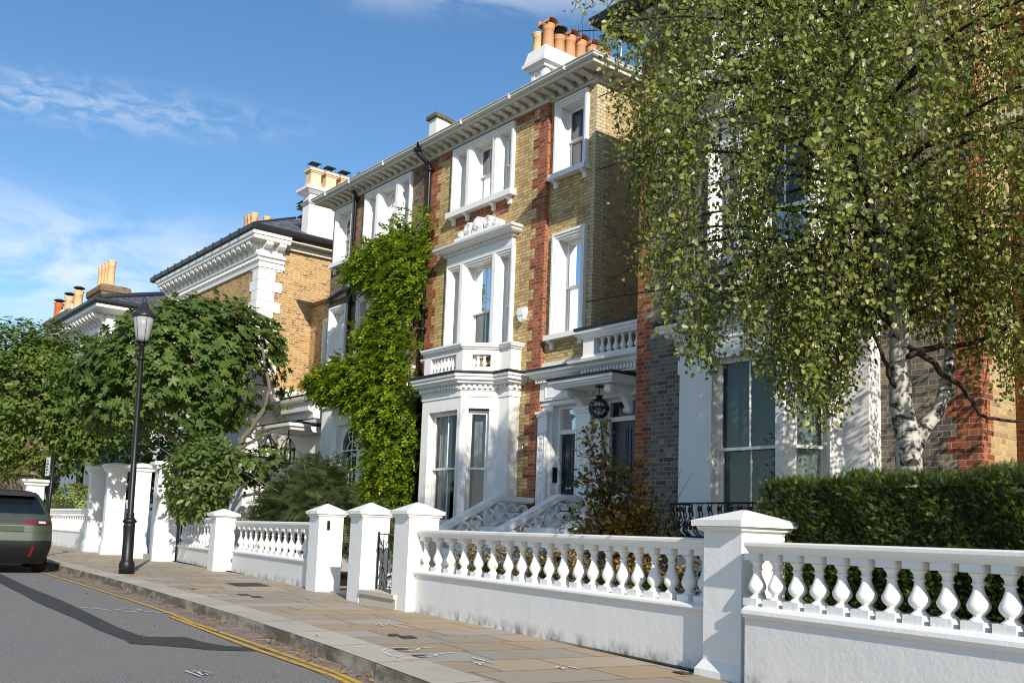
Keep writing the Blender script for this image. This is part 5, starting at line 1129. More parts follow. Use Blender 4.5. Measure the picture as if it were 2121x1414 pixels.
P_=np.concatenate(P_); n=len(P_); print('birch leaves',n)
h=rv(n); h[:,2]=0; al=unit(h*.8+np.array([0,0,-.75])+rng.normal(0,.35,(n,3))); nr=unit(np.cross(al,rv(n))+np.array([.35,-.25,.45]))
leaves('foliage',BIRCH,P_,nr,al,rng.uniform(.034,.064,n)*(.8+.35*rng.random(n)),rng.beta(1.7,1.8,n)*.97+(rng.random(n)<.006)*.6,M['l_birch'],T)
# --- wisteria
T=plant('wisteria',(-21,12.6,0),'bright yellow-green wisteria climbing the brown house beside the bay and over its porch','climbing plant')
b=MB()
limb(b,[(-20.9,12.8,0),(-20.7,12.75,1.5),(-20.6,12.7,3.4),(-20.3,12.7,5.2),(-20.25,12.75,7.1),(-20.6,12.7,8.4)],.07,.025,7,.02); limb(b,[(-20.6,12.6,4.4),(-21.6,11.9,4.9),(-22.6,11.85,5.0),(-23.9,11.9,4.9)],.04,.015,6,.02); limb(b,[(-20.3,12.75,7.0),(-21.4,12.75,7.7),(-22.4,12.7,8.1)],.03,.012,6,.02)
limb(b,[(-20.2,12.75,7.8),(-20.0,12.75,8.7),(-19.75,12.8,9.1)],.02,.008,5,.02)
b.build('stem',M['bark'],T)
reg=[(-20.75,7.85,1.25,.85,12.55,620),(-21.9,7.95,.95,.62,12.55,330),(-20.1,7.2,.85,.9,12.5,330),(-20.35,6.1,.95,1.1,12.45,520),(-21.0,5.9,.9,.55,12.4,220),(-20.15,5.0,.85,.9,12.3,380),(-20.9,4.75,1.1,.75,11.85,520),(-21.9,4.85,.8,.5,11.75,360),(-22.45,4.8,.5,.45,11.75,200),(-20.1,3.9,.95,.9,12.15,480),(-19.95,2.75,.80,.95,12.25,480),(-20.15,1.75,.95,.75,12.25,420),(-19.55,3.2,.55,1.6,12.4,330),(-19.75,8.6,.16,.5,12.75,26),(-19.62,7.4,.22,1.0,12.72,50),(-20.1,8.75,.5,.25,12.7,40)]
pos=[];fr=[]
for cx_,cz,rx,rz,yc,k in reg:
    k=int(k*1.0); a=rng.random(k)*2*PI; r=np.sqrt(rng.random(k))*(1+rng.normal(0,.10,k)); u=rng.random(k)
    dep=(.14+.62*np.sqrt(np.clip(1-r*r,0,1)))*min(1,rx/.5); pos.append(np.stack([cx_+rx*r*np.cos(a),yc+.12-dep*(.25+.85*u),cz+rz*r*np.sin(a)],1)); fr.append(u)
pos=np.concatenate(pos); u=np.concatenate(fr); n=len(pos)
rach=unit(np.stack([rng.normal(.15,.55,n),-rng.uniform(.3,1.1,n),rng.normal(-.35,.5,n)],1)); L=rng.uniform(.20,.36,n)
LP,LA,LN,LT=[],[],[],[]
side=unit(np.cross(rach,UP+rng.normal(0,.25,(n,3)))); nrm=unit(np.cross(side,rach)); nrm*=np.sign(nrm[:,2:3]+.01)
base_t=rng.beta(2,2.4,n)*.55+u*.32
for j in range(6):
    t=.25+.75*j/5; c=pos+rach*(L*t)[:,None]-UP*(t*t*.08)
    for s in ((-1,1) if j<5 else (0,)):
        LP.append(c); LA.append(unit(side*s*.9+rach*.6-UP*.35+rng.normal(0,.15,(n,3)))); LN.append(nrm+rng.normal(0,.2,(n,3))); LT.append(base_t+rng.normal(0,.06,n))
LP,LA,LN,LT=map(np.concatenate,(LP,LA,LN,LT)); print('wisteria leaflets',len(LP))
leaves('foliage',DIAMOND,LP,LN,LA,rng.uniform(.075,.115,len(LP)),LT,M['l_wist'],T)
# --- clump based trees
def clumps(C,E,n,lo=.55,flat=None,nz=.22,seed=1):
    """tips in a lumpy ellipsoid; E=3 axis vectors (rows)"""
    r_=np.random.default_rng(seed); d=unit(r_.normal(size=(n,3))); rad=r_.uniform(lo,1,n)**.6
    lob=unit(r_.normal(size=(16,3))); w=np.max(np.exp(7*((d@lob.T)-1)),axis=1); rad*=(1-nz)+nz*1.5*w
    p=d*rad[:,None]
    if flat is not None: p[:,2]=np.where(p[:,2]<flat,flat+ (p[:,2]-flat)*.25,p[:,2])
    return np.array(C)+p@np.array(E), d@unit(np.array(E)), rad
def bush(T,name,C,E,n,per,tpl,size,mat,lo=.5,flat=None,nz=.22,seed=1,spread=.25,up=.5,tmul=.5,keep=None,droop=0,sun=.0):
    tip,d,rad=clumps(C,E,n,lo,flat,nz,seed)
    if keep is not None: m=keep(tip); tip,d,rad=tip[m],d[m],rad[m]; n=len(tip)
    P=np.repeat(tip,per,0); D=np.repeat(d,per,0); k=len(P)
    a=unit(rng.normal(size=(k,3))+D*.5+UP*(up-.5)); a[:,2]-=droop; a=unit(a); pos=P+a*spread*rng.uniform(.1,1,k)[:,None]
    nr=unit(D*.8+UP*up+rng.normal(0,.38,(k,3))); ti=np.repeat(rng.beta(2,2,n),per)*.6+rng.random(k)*.4
    return leaves(name,tpl,pos,nr,a,rng.uniform(size*.7,size*1.25,k),ti*tmul*2,mat,T)
e1=np.array([.624,.781,0]); e2=np.array([-.781,.624,0])
# fig
T=plant('fig_tree',(-27.9,10.8,0),'large fig tree with dark lobed leaves and pale crooked limbs behind the street lamp','tree')
b=MB()
limb(b,[(-27.6,11.2,0),(-27.8,10.95,1.6),(-28.0,10.6,2.5),(-28.2,10.25,3.1),(-28.5,9.75,3.62),(-28.85,9.25,3.95),(-29.2,8.8,4.22),(-29.6,8.3,4.4),(-30.1,7.7,4.7)],.17,.05,9,.015)
limb(b,[(-28.35,10.0,3.35),(-28.6,9.6,3.85),(-28.85,9.2,4.25),(-29.05,8.85,4.7),(-29.3,8.5,5.2),(-29.6,8.4,5.9)],.09,.035,8,.015)
limb(b,[(-27.5,11.2,.8),(-27.4,11.15,2.2),(-27.2,11.25,3.0),(-26.95,11.42,3.6),(-26.7,11.65,4.1),(-26.5,11.8,4.6),(-26.38,11.8,5.3),(-26.6,11.5,6.4)],.13,.04,8,.015)
limb(b,[(-27.1,11.3,3.2),(-26.8,11.6,3.5),(-26.5,11.95,3.75),(-26.2,12.2,3.85)],.06,.025,7,.01); limb(b,[(-27.75,11,2.4),(-27.7,10.93,3.6),(-27.5,10.88,4.8),(-27.6,10.7,6.2)],.09,.035,8,.015)
b.build('trunk',M['bark'],T)
gapf=lambda tip: (view(tip)[1]>np.interp(view(tip)[0],[60,100,130,200,260,300,350,450,540,580,600,640],[860,800,745,695,655,625,605,605,625,690,740,800])+14)&~((np.hypot((view(tip)[0]-320)/105,(view(tip)[1]-868)/34)<1)&(rng.random(len(tip))<.85))&~((np.hypot((view(tip)[0]-545)/62,(view(tip)[1]-810)/80)<1)&(rng.random(len(tip))<.82))&~((np.hypot((view(tip)[0]-395)/22,(view(tip)[1]-735)/20)<1))&(view(tip)[1]<np.interp(view(tip)[0],[100,200,300,420,500,560,620],[850,890,915,905,870,880,905]))
bush(T,'foliage',(-28.75,9.6,5.75),(e1*3.75,e2*2.2,UP*2.5),1250,8,FIG,.25,M['l_fig'],.40,-.78,.18,5,.28,.55,.5,gapf,.25)
bush(T,'lower_foliage',(-26.3,11.4,2.75),(e1*1.1,e2*.7,UP*.75),34,7,FIG,.24,M['l_fig'],.2,None,.2,6,.28,.6,.45,None,.2)
# evergreen at the far left
T=plant('magnolia_tree',(-46.4,10.8,0),'tall glossy evergreen tree above the parked car at the left edge','tree')
b=MB(); limb(b,[(-46.2,11.3,0),(-46.35,11.2,1.4),(-46.5,10.85,2.4),(-46.7,10.4,3.4),(-46.8,10.1,4.8),(-46.6,9.8,7)],.28,.08,9,.03)
limb(b,[(-46.5,10.8,2.4),(-45.8,11.3,3.4),(-45.2,11.9,4.4)],.14,.05,7,.03); limb(b,[(-46.6,10.5,3),(-47.6,9.6,3.9),(-48.4,8.6,4.6)],.13,.05,7,.03)
b.build('trunk',M['bark'],T)
def gm(tip):
    x,y=view(tip); return (y>np.interp(x,[-50,0,60,120,170,220,260],[660,668,668,672,690,720,760]))&~((np.hypot((x-70)/30,(y-915)/22)<1)&(rng.random(len(tip))<.8))&(y<np.interp(x,[-50,20,60,110,200,240],[985,985,965,985,965,930]))
bush(T,'foliage',(-46.3,9.6,6.1),(e1*4.5,e2*3.0,UP*4.15),2300,10,OVAL,.22,M['l_mag'],.42,-.92,.28,9,.32,.6,.5,gm,.05)
bush(T,'side_foliage',(-43.6,12.2,5.9),(e1*2.4,e2*2.0,UP*3.2),800,10,OVAL,.22,M['l_mag'],.35,-.9,.25,11,.32,.6,.45,gm,.05)
# golden mound, hedge and low yew beyond the wall
T=plant('dark_laurel',(-33.5,12,0),'dark leafy laurel filling the garden behind the tall white gate piers','shrub')
bush(T,'foliage',(-33.0,11.6,2.9),(e1*2.6,e2*1.2,UP*1.5),420,9,OVAL,.19,M['l_mag'],.4,-.9,.2,51,.25,.6,.3)
T=plant('golden_mound_shrub',(-44.9,11.3,0),'clipped golden variegated mound beyond the distant white balustrade','shrub')
bush(T,'foliage',(-44.7,11.5,1.55),(e1*.95,e2*.8,UP*1.05),900,5,DIAMOND,.11,M['l_vari'],.82,None,.05,13,.09,.6,.5)
T=plant('golden_hedge',(-50,11,0),'golden green clipped hedge under the evergreen at the left edge','hedge')
k=3200; s=rng.uniform(-1,1,(k,3)); f=rng.integers(0,3,k); s[np.arange(k),f]=np.sign(s[np.arange(k),f]); pos=np.array((-50.6,10.6,1.9))+s@np.array((e1*1.5,e2*.5,UP*1.1)); 
leaves('foliage',OVAL,pos,s+rng.normal(0,.4,(k,3)),rv(k),.14,rng.random(k)*.6,M['l_vari'],T)
T=plant('low_yew_hedge',(-44.6,9.9,0),'low dark yew hedge behind the distant wall near the car roof','hedge')
k=2600; s=rng.uniform(-1,1,(k,3)); f=rng.integers(0,3,k); s[np.arange(k),f]=np.sign(s[np.arange(k),f]); pos=np.array((-45.9,10.9,1.2))+s@np.array((np.array([1,-.05,0])*2.4,np.array([.05,1,0])*.35,UP*.62))
leaves('foliage',BLADE,pos,s+rng.normal(0,.5,(k,3)),rv(k),.14,rng.random(k)*.3,M['l_yew'],T)
# round leaved shrub
T=plant('round_leaved_shrub',(-25.4,9.8,0),'loose round-leaved shrub with yellowing leaves spilling over the short balustrade','shrub')
b=MB()
for k in range(9): limb(b,[(-25.2+rng.normal(0,.3),9.9,0),(-25.2+rng.normal(0,.7),9.8+rng.normal(0,.3),1.6),(-25.2+rng.normal(0,1.5),9.7+rng.normal(0,.4),3.1)],.035,.01,5,.03)
b.build('stems',M['bark'],T); a=R(-9); d1=np.array([math.cos(a),math.sin(a),0]); d2=np.array([-math.sin(a),math.cos(a),0])
bush(T,'foliage',(-25.3,9.55,2.25),(d1*2.5,d2*.75,UP*1.25),560,7,OVAL,.17,M['l_shrub'],.35,-.75,.25,21,.2,.55,.5,None,.25)
# feathery yew bush
_nv=[(0,-.012,0),(0,.012,0),(1,.006,0),(1,-.006,0)]; _nf=[(0,1,2,3)]
for k in range(9):
    x=.12+.1*k; l=.34*(1-.6*k/9)
    for s in (-1,1): i=len(_nv); _nv+=[(x-.02,0,0),(x+.02,0,0),(x+.12,s*l*.55,.02),(x+.15,s*l,.0),(x+.08,s*l*.6,.02)]; _nf.append((i,i+1,i+2,i+3,i+4) if s>0 else (i+1,i,i+4,i+3,i+2))
NEED=(_nv,_nf)
T=plant('yew_bush',(-18.9,9.4,0),'feathery dark yew bush leaning over the dirt-stained balustrade','shrub')
b=MB()
for k in range(14): limb(b,[(-19+rng.normal(0,.5),9.6,0),(-19+rng.normal(0,1),9.4+rng.normal(0,.2),1.2),(-19+rng.normal(0,1.6),9.2+rng.normal(0,.4),2.3)],.03,.006,5,.03)
b.build('stems',M['bark'],T)
bush(T,'foliage',(-19.35,9.75,1.35),(d1*2.15,d2*.65,UP*1.05),640,8,NEED,.34,M['l_bush'],.3,-.7,.25,23,.25,.75,.5,lambda t: ((t-np.array([-15.34,8.115,0]))@np.array([.156,.988,0])>.42)|((t[:,2]>1.35)&((t-np.array([-15.34,8.115,0]))@np.array([.156,.988,0])>.3)),.05)
bush(T,'outer_sprays',(-17.5,9.25,1.35),(d1*.75,d2*.45,UP*.75),75,5,NEED,.32,M['l_bush'],.25,None,.3,24,.25,.8,.55,None,0)
# clipped yew hedge behind the nearest balustrade
T=plant('yew_hedge',(-1.5,6.3,0),'clipped dark yew hedge with bright tips above the nearest balustrade','hedge')
a=R(-9.2); P0=np.array([-4.72,6.02,0]); du=np.array([math.cos(a),math.sin(a),0]); dn=np.array([math.sin(a),-math.cos(a),0])
F=Fr(P0[0],P0[1],a); b=MB(F); b.box(-.30,7,-1.3,-.66,0,1.49); b.build('core',M['soil'],T)  # added inner box, its dark colour stands for the shade inside the hedge
def hs(k,u,nn,z,norm):
    p=P0+np.outer(u,du)+np.outer(nn,dn)+np.outer(z,UP); bump=.018*np.sin(u*5.1+z*3)+.018*np.sin(u*11+z*9+1)+rng.normal(0,.02,k)
    return p+norm*bump[:,None]
ps,ns=[],[]
k=60000; u=rng.uniform(-.40,7,k); z=rng.uniform(.10,1.55,k); nv=np.tile(dn,(k,1)); ps.append(hs(k,u,np.full(k,-.58)-rng.uniform(0,.10,k),z,nv)); ns.append(nv)
k=24000; u=rng.uniform(-.40,7,k); w=rng.uniform(-1.35,-.55,k); nv=np.tile(UP,(k,1)); ps.append(hs(k,u,w,np.full(k,1.55),nv)); ns.append(nv)
k=8000; z=rng.uniform(.05,1.55,k); w=rng.uniform(-1.35,-.55,k); nv=np.tile(-du,(k,1)); ps.append(hs(k,np.full(k,-.38),w,z,nv)); ns.append(nv)
pos=np.concatenate(ps); nv=np.concatenate(ns); k=len(pos); al=unit(nv*.9+UP*.45+rng.normal(0,.5,(k,3)))
leaves('foliage',NEED,pos,np.cross(al,rv(k)),al,rng.uniform(.028,.055,k),rng.beta(1.1,2.6,k)+(rng.random(k)<.10)*.5,M['l_yew'],T)
# copper shrub in front of the doors
T=plant('copper_shrub',(-9.5,9.3,0),'spindly copper-leaved shrub standing in front of the navy doors','shrub')
b=MB(); LP=[]; LA=[]
tips=[(-9.54,9.06,2.72),(-9.66,8.96,2.45),(-9.85,8.95,1.35),(-9.3,9.5,2.25),(-9.2,9.6,1.9),(-9.15,9.7,1.45),(-9.45,9.1,2.3),(-9.6,9.0,2.1),(-9.35,9.35,2.0),(-9.75,9.0,1.9),(-9.0,9.7,1.3),(-9.5,9.2,1.75),(-9.2,9.4,1.6),(-9.7,9.1,1.55),(-9.4,9.5,1.4),(-9.28,9.2,1.35),(-8.95,9.6,1.7),(-9.9,9.1,1.15),(-8.8,9.75,1.1),(-9.55,9.3,1.2),(-9.3,9.6,1.15)]
for q in tips:
    base=np.array([-9.40+rng.normal(0,.08),9.45+rng.normal(0,.08),.1]); q=np.array(q); mid=base*.45+q*.55+np.array([(q[0]-base[0])*-.12,0,.0])+rng.normal(0,.04,3)
    Q=limb(b,[tuple(base),tuple(mid),tuple(q)],.016,.004,5,.012); Q=np.array(Q)
    for i in range(int(70)):
        t=rng.uniform(.42,1); j=min(int(t*(len(Q)-1)),len(Q)-2); p=Q[j]+(Q[j+1]-Q[j])*rng.random()
        d=unit(rng.normal(size=(1,3)))[0]; tipp=p+d*rng.uniform(.03,.2); 
        if rng.random()<.35: b.tube([tuple(p),tuple(tipp)],.003,3,True,False)
        LP.append(tipp); LA.append(d)
b.build('stems',M['twig'],T); LP=np.array(LP); LA=np.array(LA); LP=np.repeat(LP,2,0)+rng.normal(0,.02,(len(LP)*2,3)); LA=unit(np.repeat(LA,2,0)+rng.normal(0,.5,(len(LP),3))); k=len(LP)
leaves('foliage',OVAL,LP,UP+rng.normal(0,.7,(k,3)),LA,rng.uniform(.06,.115,k),np.clip(rng.random(k)*.8+np.where(LP[:,2]<1.5,.28,.0),0,1),M['l_copper'],T)
b=MB(); T=plant('bare_twig_shrub',(-9.0,9.9,0),'thin nearly leafless shrub with bare arching twigs by the grey brick wall','shrub')
for q in ((-8.9,10.0,2.05),(-8.8,9.9,1.7),(-9.1,9.7,2.15),(-8.75,10.0,1.35),(-8.6,9.9,1.95),(-9.95,8.8,1.75),(-10.1,8.9,1.35),(-10.0,8.7,2.1)): limb(b,[(-9.1+rng.normal(0,.1),9.6,0),(-9.1+(q[0]+9.1)*.4,9.6,q[2]*.5),q],.009,.002,4,.02)
b.build('stems',M['twig'],T); k=60; LP=np.stack([rng.uniform(-9.0,-8.6,k),rng.uniform(9.7,10,k),rng.uniform(.9,1.5,k)],1); leaves('foliage',OVAL,LP,rv(k),rv(k),.05,rng.random(k),M['l_copper'],T)
# row of plants just behind the long balustrade
F=Fr(-11.0,7.19,math.atan2(6.285-7.19,5.72)); r_=np.random.default_rng(4)
T=plant('low_copper_hedge',(-8.5,7.3,0),'low dark copper-leaved planting seen between the balusters of the long balustrade','hedge')
k=5200; u=r_.uniform(.1,4.95,k); c=(.5+.5*np.sin(u*5.2)); z=r_.uniform(.1,1.0,k)*(.75+.3*c); o=np.array([F(a_,-.45-r_.random()*.3,z_) for a_,z_ in zip(u,z)])
leaves('foliage',OVAL,o,rv(k)+np.array([.2,-.6,.5]),rv(k),.055,r_.random(k),M['l_copper'],T)
k=900; u=r_.uniform(.1,5.2,k); o=np.array([F(a_,-.35-r_.random()*.3,z_) for a_,z_ in zip(u,r_.uniform(.1,.8,k))]); leaves('green_foliage',OVAL,o,rv(k)+np.array([.2,-.6,.5]),rv(k),.06,r_.random(k)*.5,M['l_shrub'],T)
sp=['first box ball from the gate, small and round behind the balusters','second box ball from the gate behind the balusters','third box ball from the gate behind the balusters','fourth box ball from the gate behind the balusters','box ball nearest the big pillar behind the last balusters']
for i,u in enumerate((1.35,2.55,3.65,4.55,5.55)):
    p=F(u,-.36,.55 if i<4 else .62); T=plant('box_ball',tuple(p),sp[i],'shrub','clipped box balls behind the long balustrade')
    bush(T,'foliage',tuple(p),(np.array([.15,0,0]),np.array([0,.15,0]),UP*(.15 if i<4 else .22)),240,5,DIAMOND,.035,M['l_box'],.85,None,.03,30+i,.03,.5,.6)
# leafy plant by the open gate gap
T=plant('small_yew_sapling',(-15.0,9.2,0),'spindly dark green sapling in the gap between two white gate pillars','shrub')
b=MB(); limb(b,[(-15.5,9.4,0),(-15.45,9.4,1.2),(-15.5,9.35,1.7)],.015,.004,5,.01); b.build('stem',M['twig'],T)
bush(T,'foliage',(-15.35,9.3,1.0),(d1*.38,d2*.25,UP*.75),60,4,NEED,.2,M['l_bush'],.2,None,.2,41,.15,.7,.5)
# ------------------------------------------------------------------ street lamp
def frosted():
    m,nt,out=newmat('frosted_lamp_glass'); g=N(nt); c=g.mix(g.noise(g.pos(),9,4),(.42,.46,.45),(.60,.62,.60)); b=g.bsdf(None,c,.25,.5); t=g.n('BsdfTranslucent'); t.inputs[0].default_value=(.6,.63,.62,1)
    x=g.n('MixShader'); x.inputs[0].default_value=.45; g.l(b.outputs[0],x.inputs[1]); g.l(t.outputs[0],x.inputs[2]); g.l(x.outputs[0],out.inputs[0]); return m
T=thing('street_lamp',(-20.46,6.37,0),'black cast iron street lamp with tapered frosted lantern leaning at the kerb','street lamp')
T.rotation_euler=(R(.3),R(-2.0),0)
def lp(name,mat,fn):
    b=MB(); fn(b); o=b.build(name,mat,T,world=False); return o
lp('post',M['iron'],lambda b:b.lathe([(.150,-.02),(.150,.20),(.135,.24),(.112,.27),(.108,.95),(.115,.98),(.10,1.0),(.13,1.03),(.145,1.06),(.10,1.10),(.075,1.15),(.085,1.18),(.075,1.22),(.062,1.24),(.058,2.9),(.050,4.45),(.052,4.46),(.055,4.7),(.085,4.73),(.085,4.77)],seg=20))
def arm(b):
    b.lathe([(.075,4.40),(.09,4.42),(.09,4.46),(.075,4.48)],seg=14); b.tube([(-.16,0,4.44),(.16,0,4.44)],.018,6); b.tube([(0,-.16,4.44),(0,.16,4.44)],.018,6)
lp('ladder_bar',M['iron'],arm)
lp('lantern_glass',frosted(),lambda b:b.lathe([(.125,4.80),(.15,4.95),(.178,5.12),(.212,5.33)],seg=24,cap=True))
def frame(b):
    b.lathe([(.11,4.765),(.14,4.78),(.14,4.81),(.12,4.81)],seg=24)
    for k in range(6):
        a=PI/3*k; b.tube([(.127*math.cos(a),.127*math.sin(a),4.80),(.216*math.cos(a),.216*math.sin(a),5.335)],.006,4)
lp('lantern_frame',M['iron'],frame)
def hood(b):
    b.lathe([(.20,5.32),(.24,5.32),(.248,5.34),(.24,5.37),(.225,5.40),(.18,5.46),(.12,5.51),(.10,5.54),(.085,5.60),(.045,5.64),(.03,5.66),(.045,5.69),(.035,5.73),(.012,5.77),(.0,5.80)],seg=26)
    for k in range(16): a=2*PI*k/16; b.lathe([(.0,-.02),(.02,-.012),(.02,.012),(0,.02)],u=.243*math.cos(a),n=.243*math.sin(a),z=5.375,seg=6)
lp('lantern_hood',M['darkgutter'],hood)
# ------------------------------------------------------------------ parking sign post
T=thing('sign_post',(-29.8,7.0,0),'black sign post with small grey parking plate behind the parked car','road sign')
b=MB(); b.tube([(-29.95,7.0,0),(-29.8,7.0,2.9)],.05,10); b.lathe([(.05,0),(.0,.03)],u=-29.8,n=7.0,z=2.9,seg=10); b.build('post',M['iron'],T)
b=MB(Fr(-29.86,6.94,R(22))); b.box(-.20,-.04,-.012,.012,2.25,2.78); p=b.build('sign_plate',plain('grey_sign_plate',(.42,.44,.44),.5,.4),T)
b=MB(Fr(-29.86,6.94,R(22)))
for k,(u,w) in enumerate(((-.16,.06),(-.18,.11),(-.18,.09),(-.18,.11),(-.18,.07))): b.box(u,u+w,.0125,.0145,2.66-.085*k,2.70-.085*k)
b.build('sign_text',M['iron'],p)
# far grey pier by the car
pillar('grey shaded gate pier with flared cap just above the parked car',(-45.7,9.75),R(-4),1.0,.7,2.35,.26,.24,.09,2.75,group='tall white gate piers by the lamp post',name='tall_gate_pier')
# ------------------------------------------------------------------ parked car (seen from behind)
def carpaint():
    m,nt,out=newmat('satin_green_car_paint'); g=N(nt); c=g.mix(g.noise(g.pos(),3,2),(.060,.075,.052),(.07,.085,.06)); g.bsdf(out,c,.34,.5,.35,None,.5); return m
M['paint']=carpaint(); M['carblack']=plain('dark_car_plastic',(.010,.010,.011),.45,.3,var=.2,scale=10); M['carglass']=plain('dark_car_glass',(.008,.010,.014),.06,.6,var=.02,coat=.3); M['tyre']=plain('tyre_rubber',(.015,.015,.015),.85,.2,var=.2); M['redlens']=plain('red_lens',(.16,.006,.006),.15,.5,coat=.6); M['clear']=plain('clear_lens',(.45,.45,.47),.1,.6,coat=.5)
HT=[.20,.32,.50,.62,.74,.88,1.00,1.10,1.20,1.34,1.48,1.58,1.655,1.70,1.715]
HW=[.86,.93,.985,1.00,1.00,.99,.985,.965,.93,.865,.80,.745,.67,.52,.30]
RX=[.20,.10,.02,.00,.015,.035,.05,.09,.17,.30,.46,.60,.72,.95,1.3]
FX=[4.6,4.72,4.78,4.80,4.78,4.72,4.55,4.30,3.35,3.10,2.85,2.65,2.50,2.25,1.9]
def cs(z,u,o=0):
    """car surface: z height, u in 0..1 round the perimeter starting at rear centre going to the kerb side"""
    w=np.interp(z,HT,HW)+o; rx=np.interp(z,HT,RX)-o; fx=np.interp(z,HT,FX)+o; rr=min(.42,w*.5)
    t=(u%1)*4; 
    def corner(f,sgn):   # f 0..1
        return f
    # perimeter: rear half (0-.5), kerb side (.5-1.5)...
    L1=w-rr; 
    if t<.5: y=L1*(t/.5); x=rx
    elif t<1: f=(t-.5)/.5*PI/2; y=L1+rr*math.sin(f); x=rx+rr*.62*(1-math.cos(f))
    elif t<1.5: f=(t-1)/.5; y=w; x=rx+rr*.62+(fx-rx-rr*1.6)*f
    elif t<2: f=(t-1.5)/.5*PI/2; y=L1*.9+(w-L1*.9)*math.cos(f); x=fx-rr*.98+rr*.98*math.sin(f)
    else:
        x,y_,_=cs(z,1-(u%1),o) if (u%1)>.5 else (fx,0,0); return (x,-abs(y_),z) if (u%1)>.5 else (fx,0.0,z)
    return (x,y,z)
def patch(b,zs,us,o=0,smooth=True):
    g=[[b.V(*cs(z,u,o)) for u in us] for z in zs]
    for i in range(len(zs)-1):
        for j in range(len(us)-1): b.F((g[i][j],g[i][j+1],g[i+1][j+1],g[i+1][j]),smooth)
T=thing('parked_car',(-22.6,4.42,RZ),'sage green luxury suv parked at the kerb, seen from behind at the left edge','car')
T.rotation_euler=(0,0,R(180-8)); T.scale=(1,1,1.04)
us=np.concatenate([np.linspace(-.5,.5,97)])
def cpart(name,mat,fn,parent=None):
    b=MB(); fn(b); return b.build(name,mat,parent or T,world=False,fix=True)
cpart('body',M['paint'],lambda b:(patch(b,np.concatenate([np.linspace(.50,1.12,14),np.linspace(1.16,1.66,10),[1.70,1.715]]),us)))
cpart('rear_window',M['carglass'],lambda b:patch(b,np.linspace(1.215,1.585,9),np.linspace(-.195,.195,33),.004))
def sideglass(b): patch(b,np.linspace(1.14,1.55,7),np.linspace(.235,.36,24),.004); patch(b,np.linspace(1.14,1.55,7),np.linspace(-.36,-.235,24),.004)
cpart('side_window',M['carglass'],sideglass)
cpart('roof',M['carblack'],lambda b:patch(b,[1.60,1.63,1.66,1.70,1.716],us,.004))
cpart('spoiler',M['carblack'],lambda b:(b.box(.38,.85,-.62,.62,1.575,1.66)))
cpart('bumper',M['carblack'],lambda b:patch(b,np.linspace(.20,.67,7),us,.004))
def lightbar(b): patch(b,[.985,1.02,1.06,1.095],np.linspace(-.19,.19,41),.006)
cpart('light_bar',M['carblack'],lightbar)
for s in (1,-1):
    q=cpart('tail_light',M['redlens'],lambda b:patch(b,[1.015,1.05,1.075],np.linspace(.095,.205,12)*s,.010)); cpart('lens',M['clear'],lambda b:patch(b,[1.022,1.046,1.07],np.linspace(.150,.180,5)*s,.013),q)
    cpart('reflector',M['redlens'],lambda b:patch(b,np.linspace(.34,.56,6),np.linspace(.128,.137,3)*s,.012))
    cpart('side_marker',M['carblack'],lambda b:patch(b,np.linspace(.60,.68,3),np.linspace(.165,.20,4)*s,.008))
cpart('tailgate_seam',M['carblack'],lambda b:(patch(b,[.835,.842],np.linspace(-.19,.19,31),.003)))
cpart('number_plate_recess',M['paint'],lambda b:b.box(.008,.03,-.42,.42,.86,.96))
def wheel(x,y):
    p=cpart('wheel',M['tyre'],lambda b:b.sideprism([(0,0)],0,0) if False else [b.lathe([(.20,-.12),(.33,-.13),(.365,-.10),(.37,0),(.365,.10),(.33,.13),(.20,.12)],seg=28)])
    p.location=(x,y,.355); p.rotation_euler=(PI/2,0,0)
    q=cpart('rim',M['metal'],lambda b:[b.lathe([(.0,.06),(.05,.09),(.21,.10),(.235,.125),(.235,.09)],seg=24,cap=False)],p)
for x in (.95,3.75):
    for y in (.84,-.84): wheel(x,y)
cpart('underbody',M['carblack'],lambda b:b.box(.5,4.3,-.7,.7,.24,.5))
cpart('roof_aerial',M['carblack'],lambda b:b.prism([(1.05,1.70),(1.28,1.71),(1.10,1.79)],-.015,.015))
# ------------------------------------------------------------------ camera, sky and sun
cam=bpy.data.cameras.new('camera'); co=bpy.data.objects.new('camera',cam); COL.objects.link(co); scene.camera=co
cam.sensor_width=36; cam.lens=36*2011.39/2121; cam.shift_y=(850-707)/2121; cam.clip_start=.1; cam.clip_end=2000
r,d,f=Vector(Wm[:,0]),Vector(Wm[:,1]),Vector(Wm[:,2]); m=Matrix((r,-d,-f)).transposed().to_4x4(); m.translation=Vector((0,0,1.05)); co.matrix_world=m
EL,AZ=27.5,22.0
S=Vector((math.cos(R(EL))*math.cos(R(AZ)),-math.cos(R(EL))*math.sin(R(AZ)),math.sin(R(EL))))
sl=bpy.data.lights.new('sun','SUN'); so=bpy.data.objects.new('sun',sl); COL.objects.link(so); sl.energy=SUN_E; sl.angle=R(.53); sl.color=(1,.93,.82); so.rotation_euler=S.to_track_quat('Z','Y').to_euler(); so.location=(20,-20,30)
w=bpy.data.worlds.new('World'); scene.world=w; w.use_nodes=True; nt=w.node_tree; nt.nodes.clear(); g=N(nt); out=nt.nodes.new('ShaderNodeOutputWorld'); bg=nt.nodes.new('ShaderNodeBackground')
sky=nt.nodes.new('ShaderNodeTexSky'); sky.sky_type='NISHITA'; sky.sun_disc=False; sky.sun_elevation=R(EL); sky.sun_rotation=R(90+AZ); sky.air_density=1.0; sky.dust_density=.25; sky.ozone_density=2.0; sky.altitude=30
tc=g.n('TexCoord').outputs['Generated']; sp_=g.n('SeparateXYZ'); g.l(tc,sp_.inputs[0]); x_,y_,z_=sp_.outputs
el=g.math('MULTIPLY',g.math('ARCSINE',z_),180/PI); az=g.math('MULTIPLY',g.math('ARCTAN2',y_,x_),180/PI)
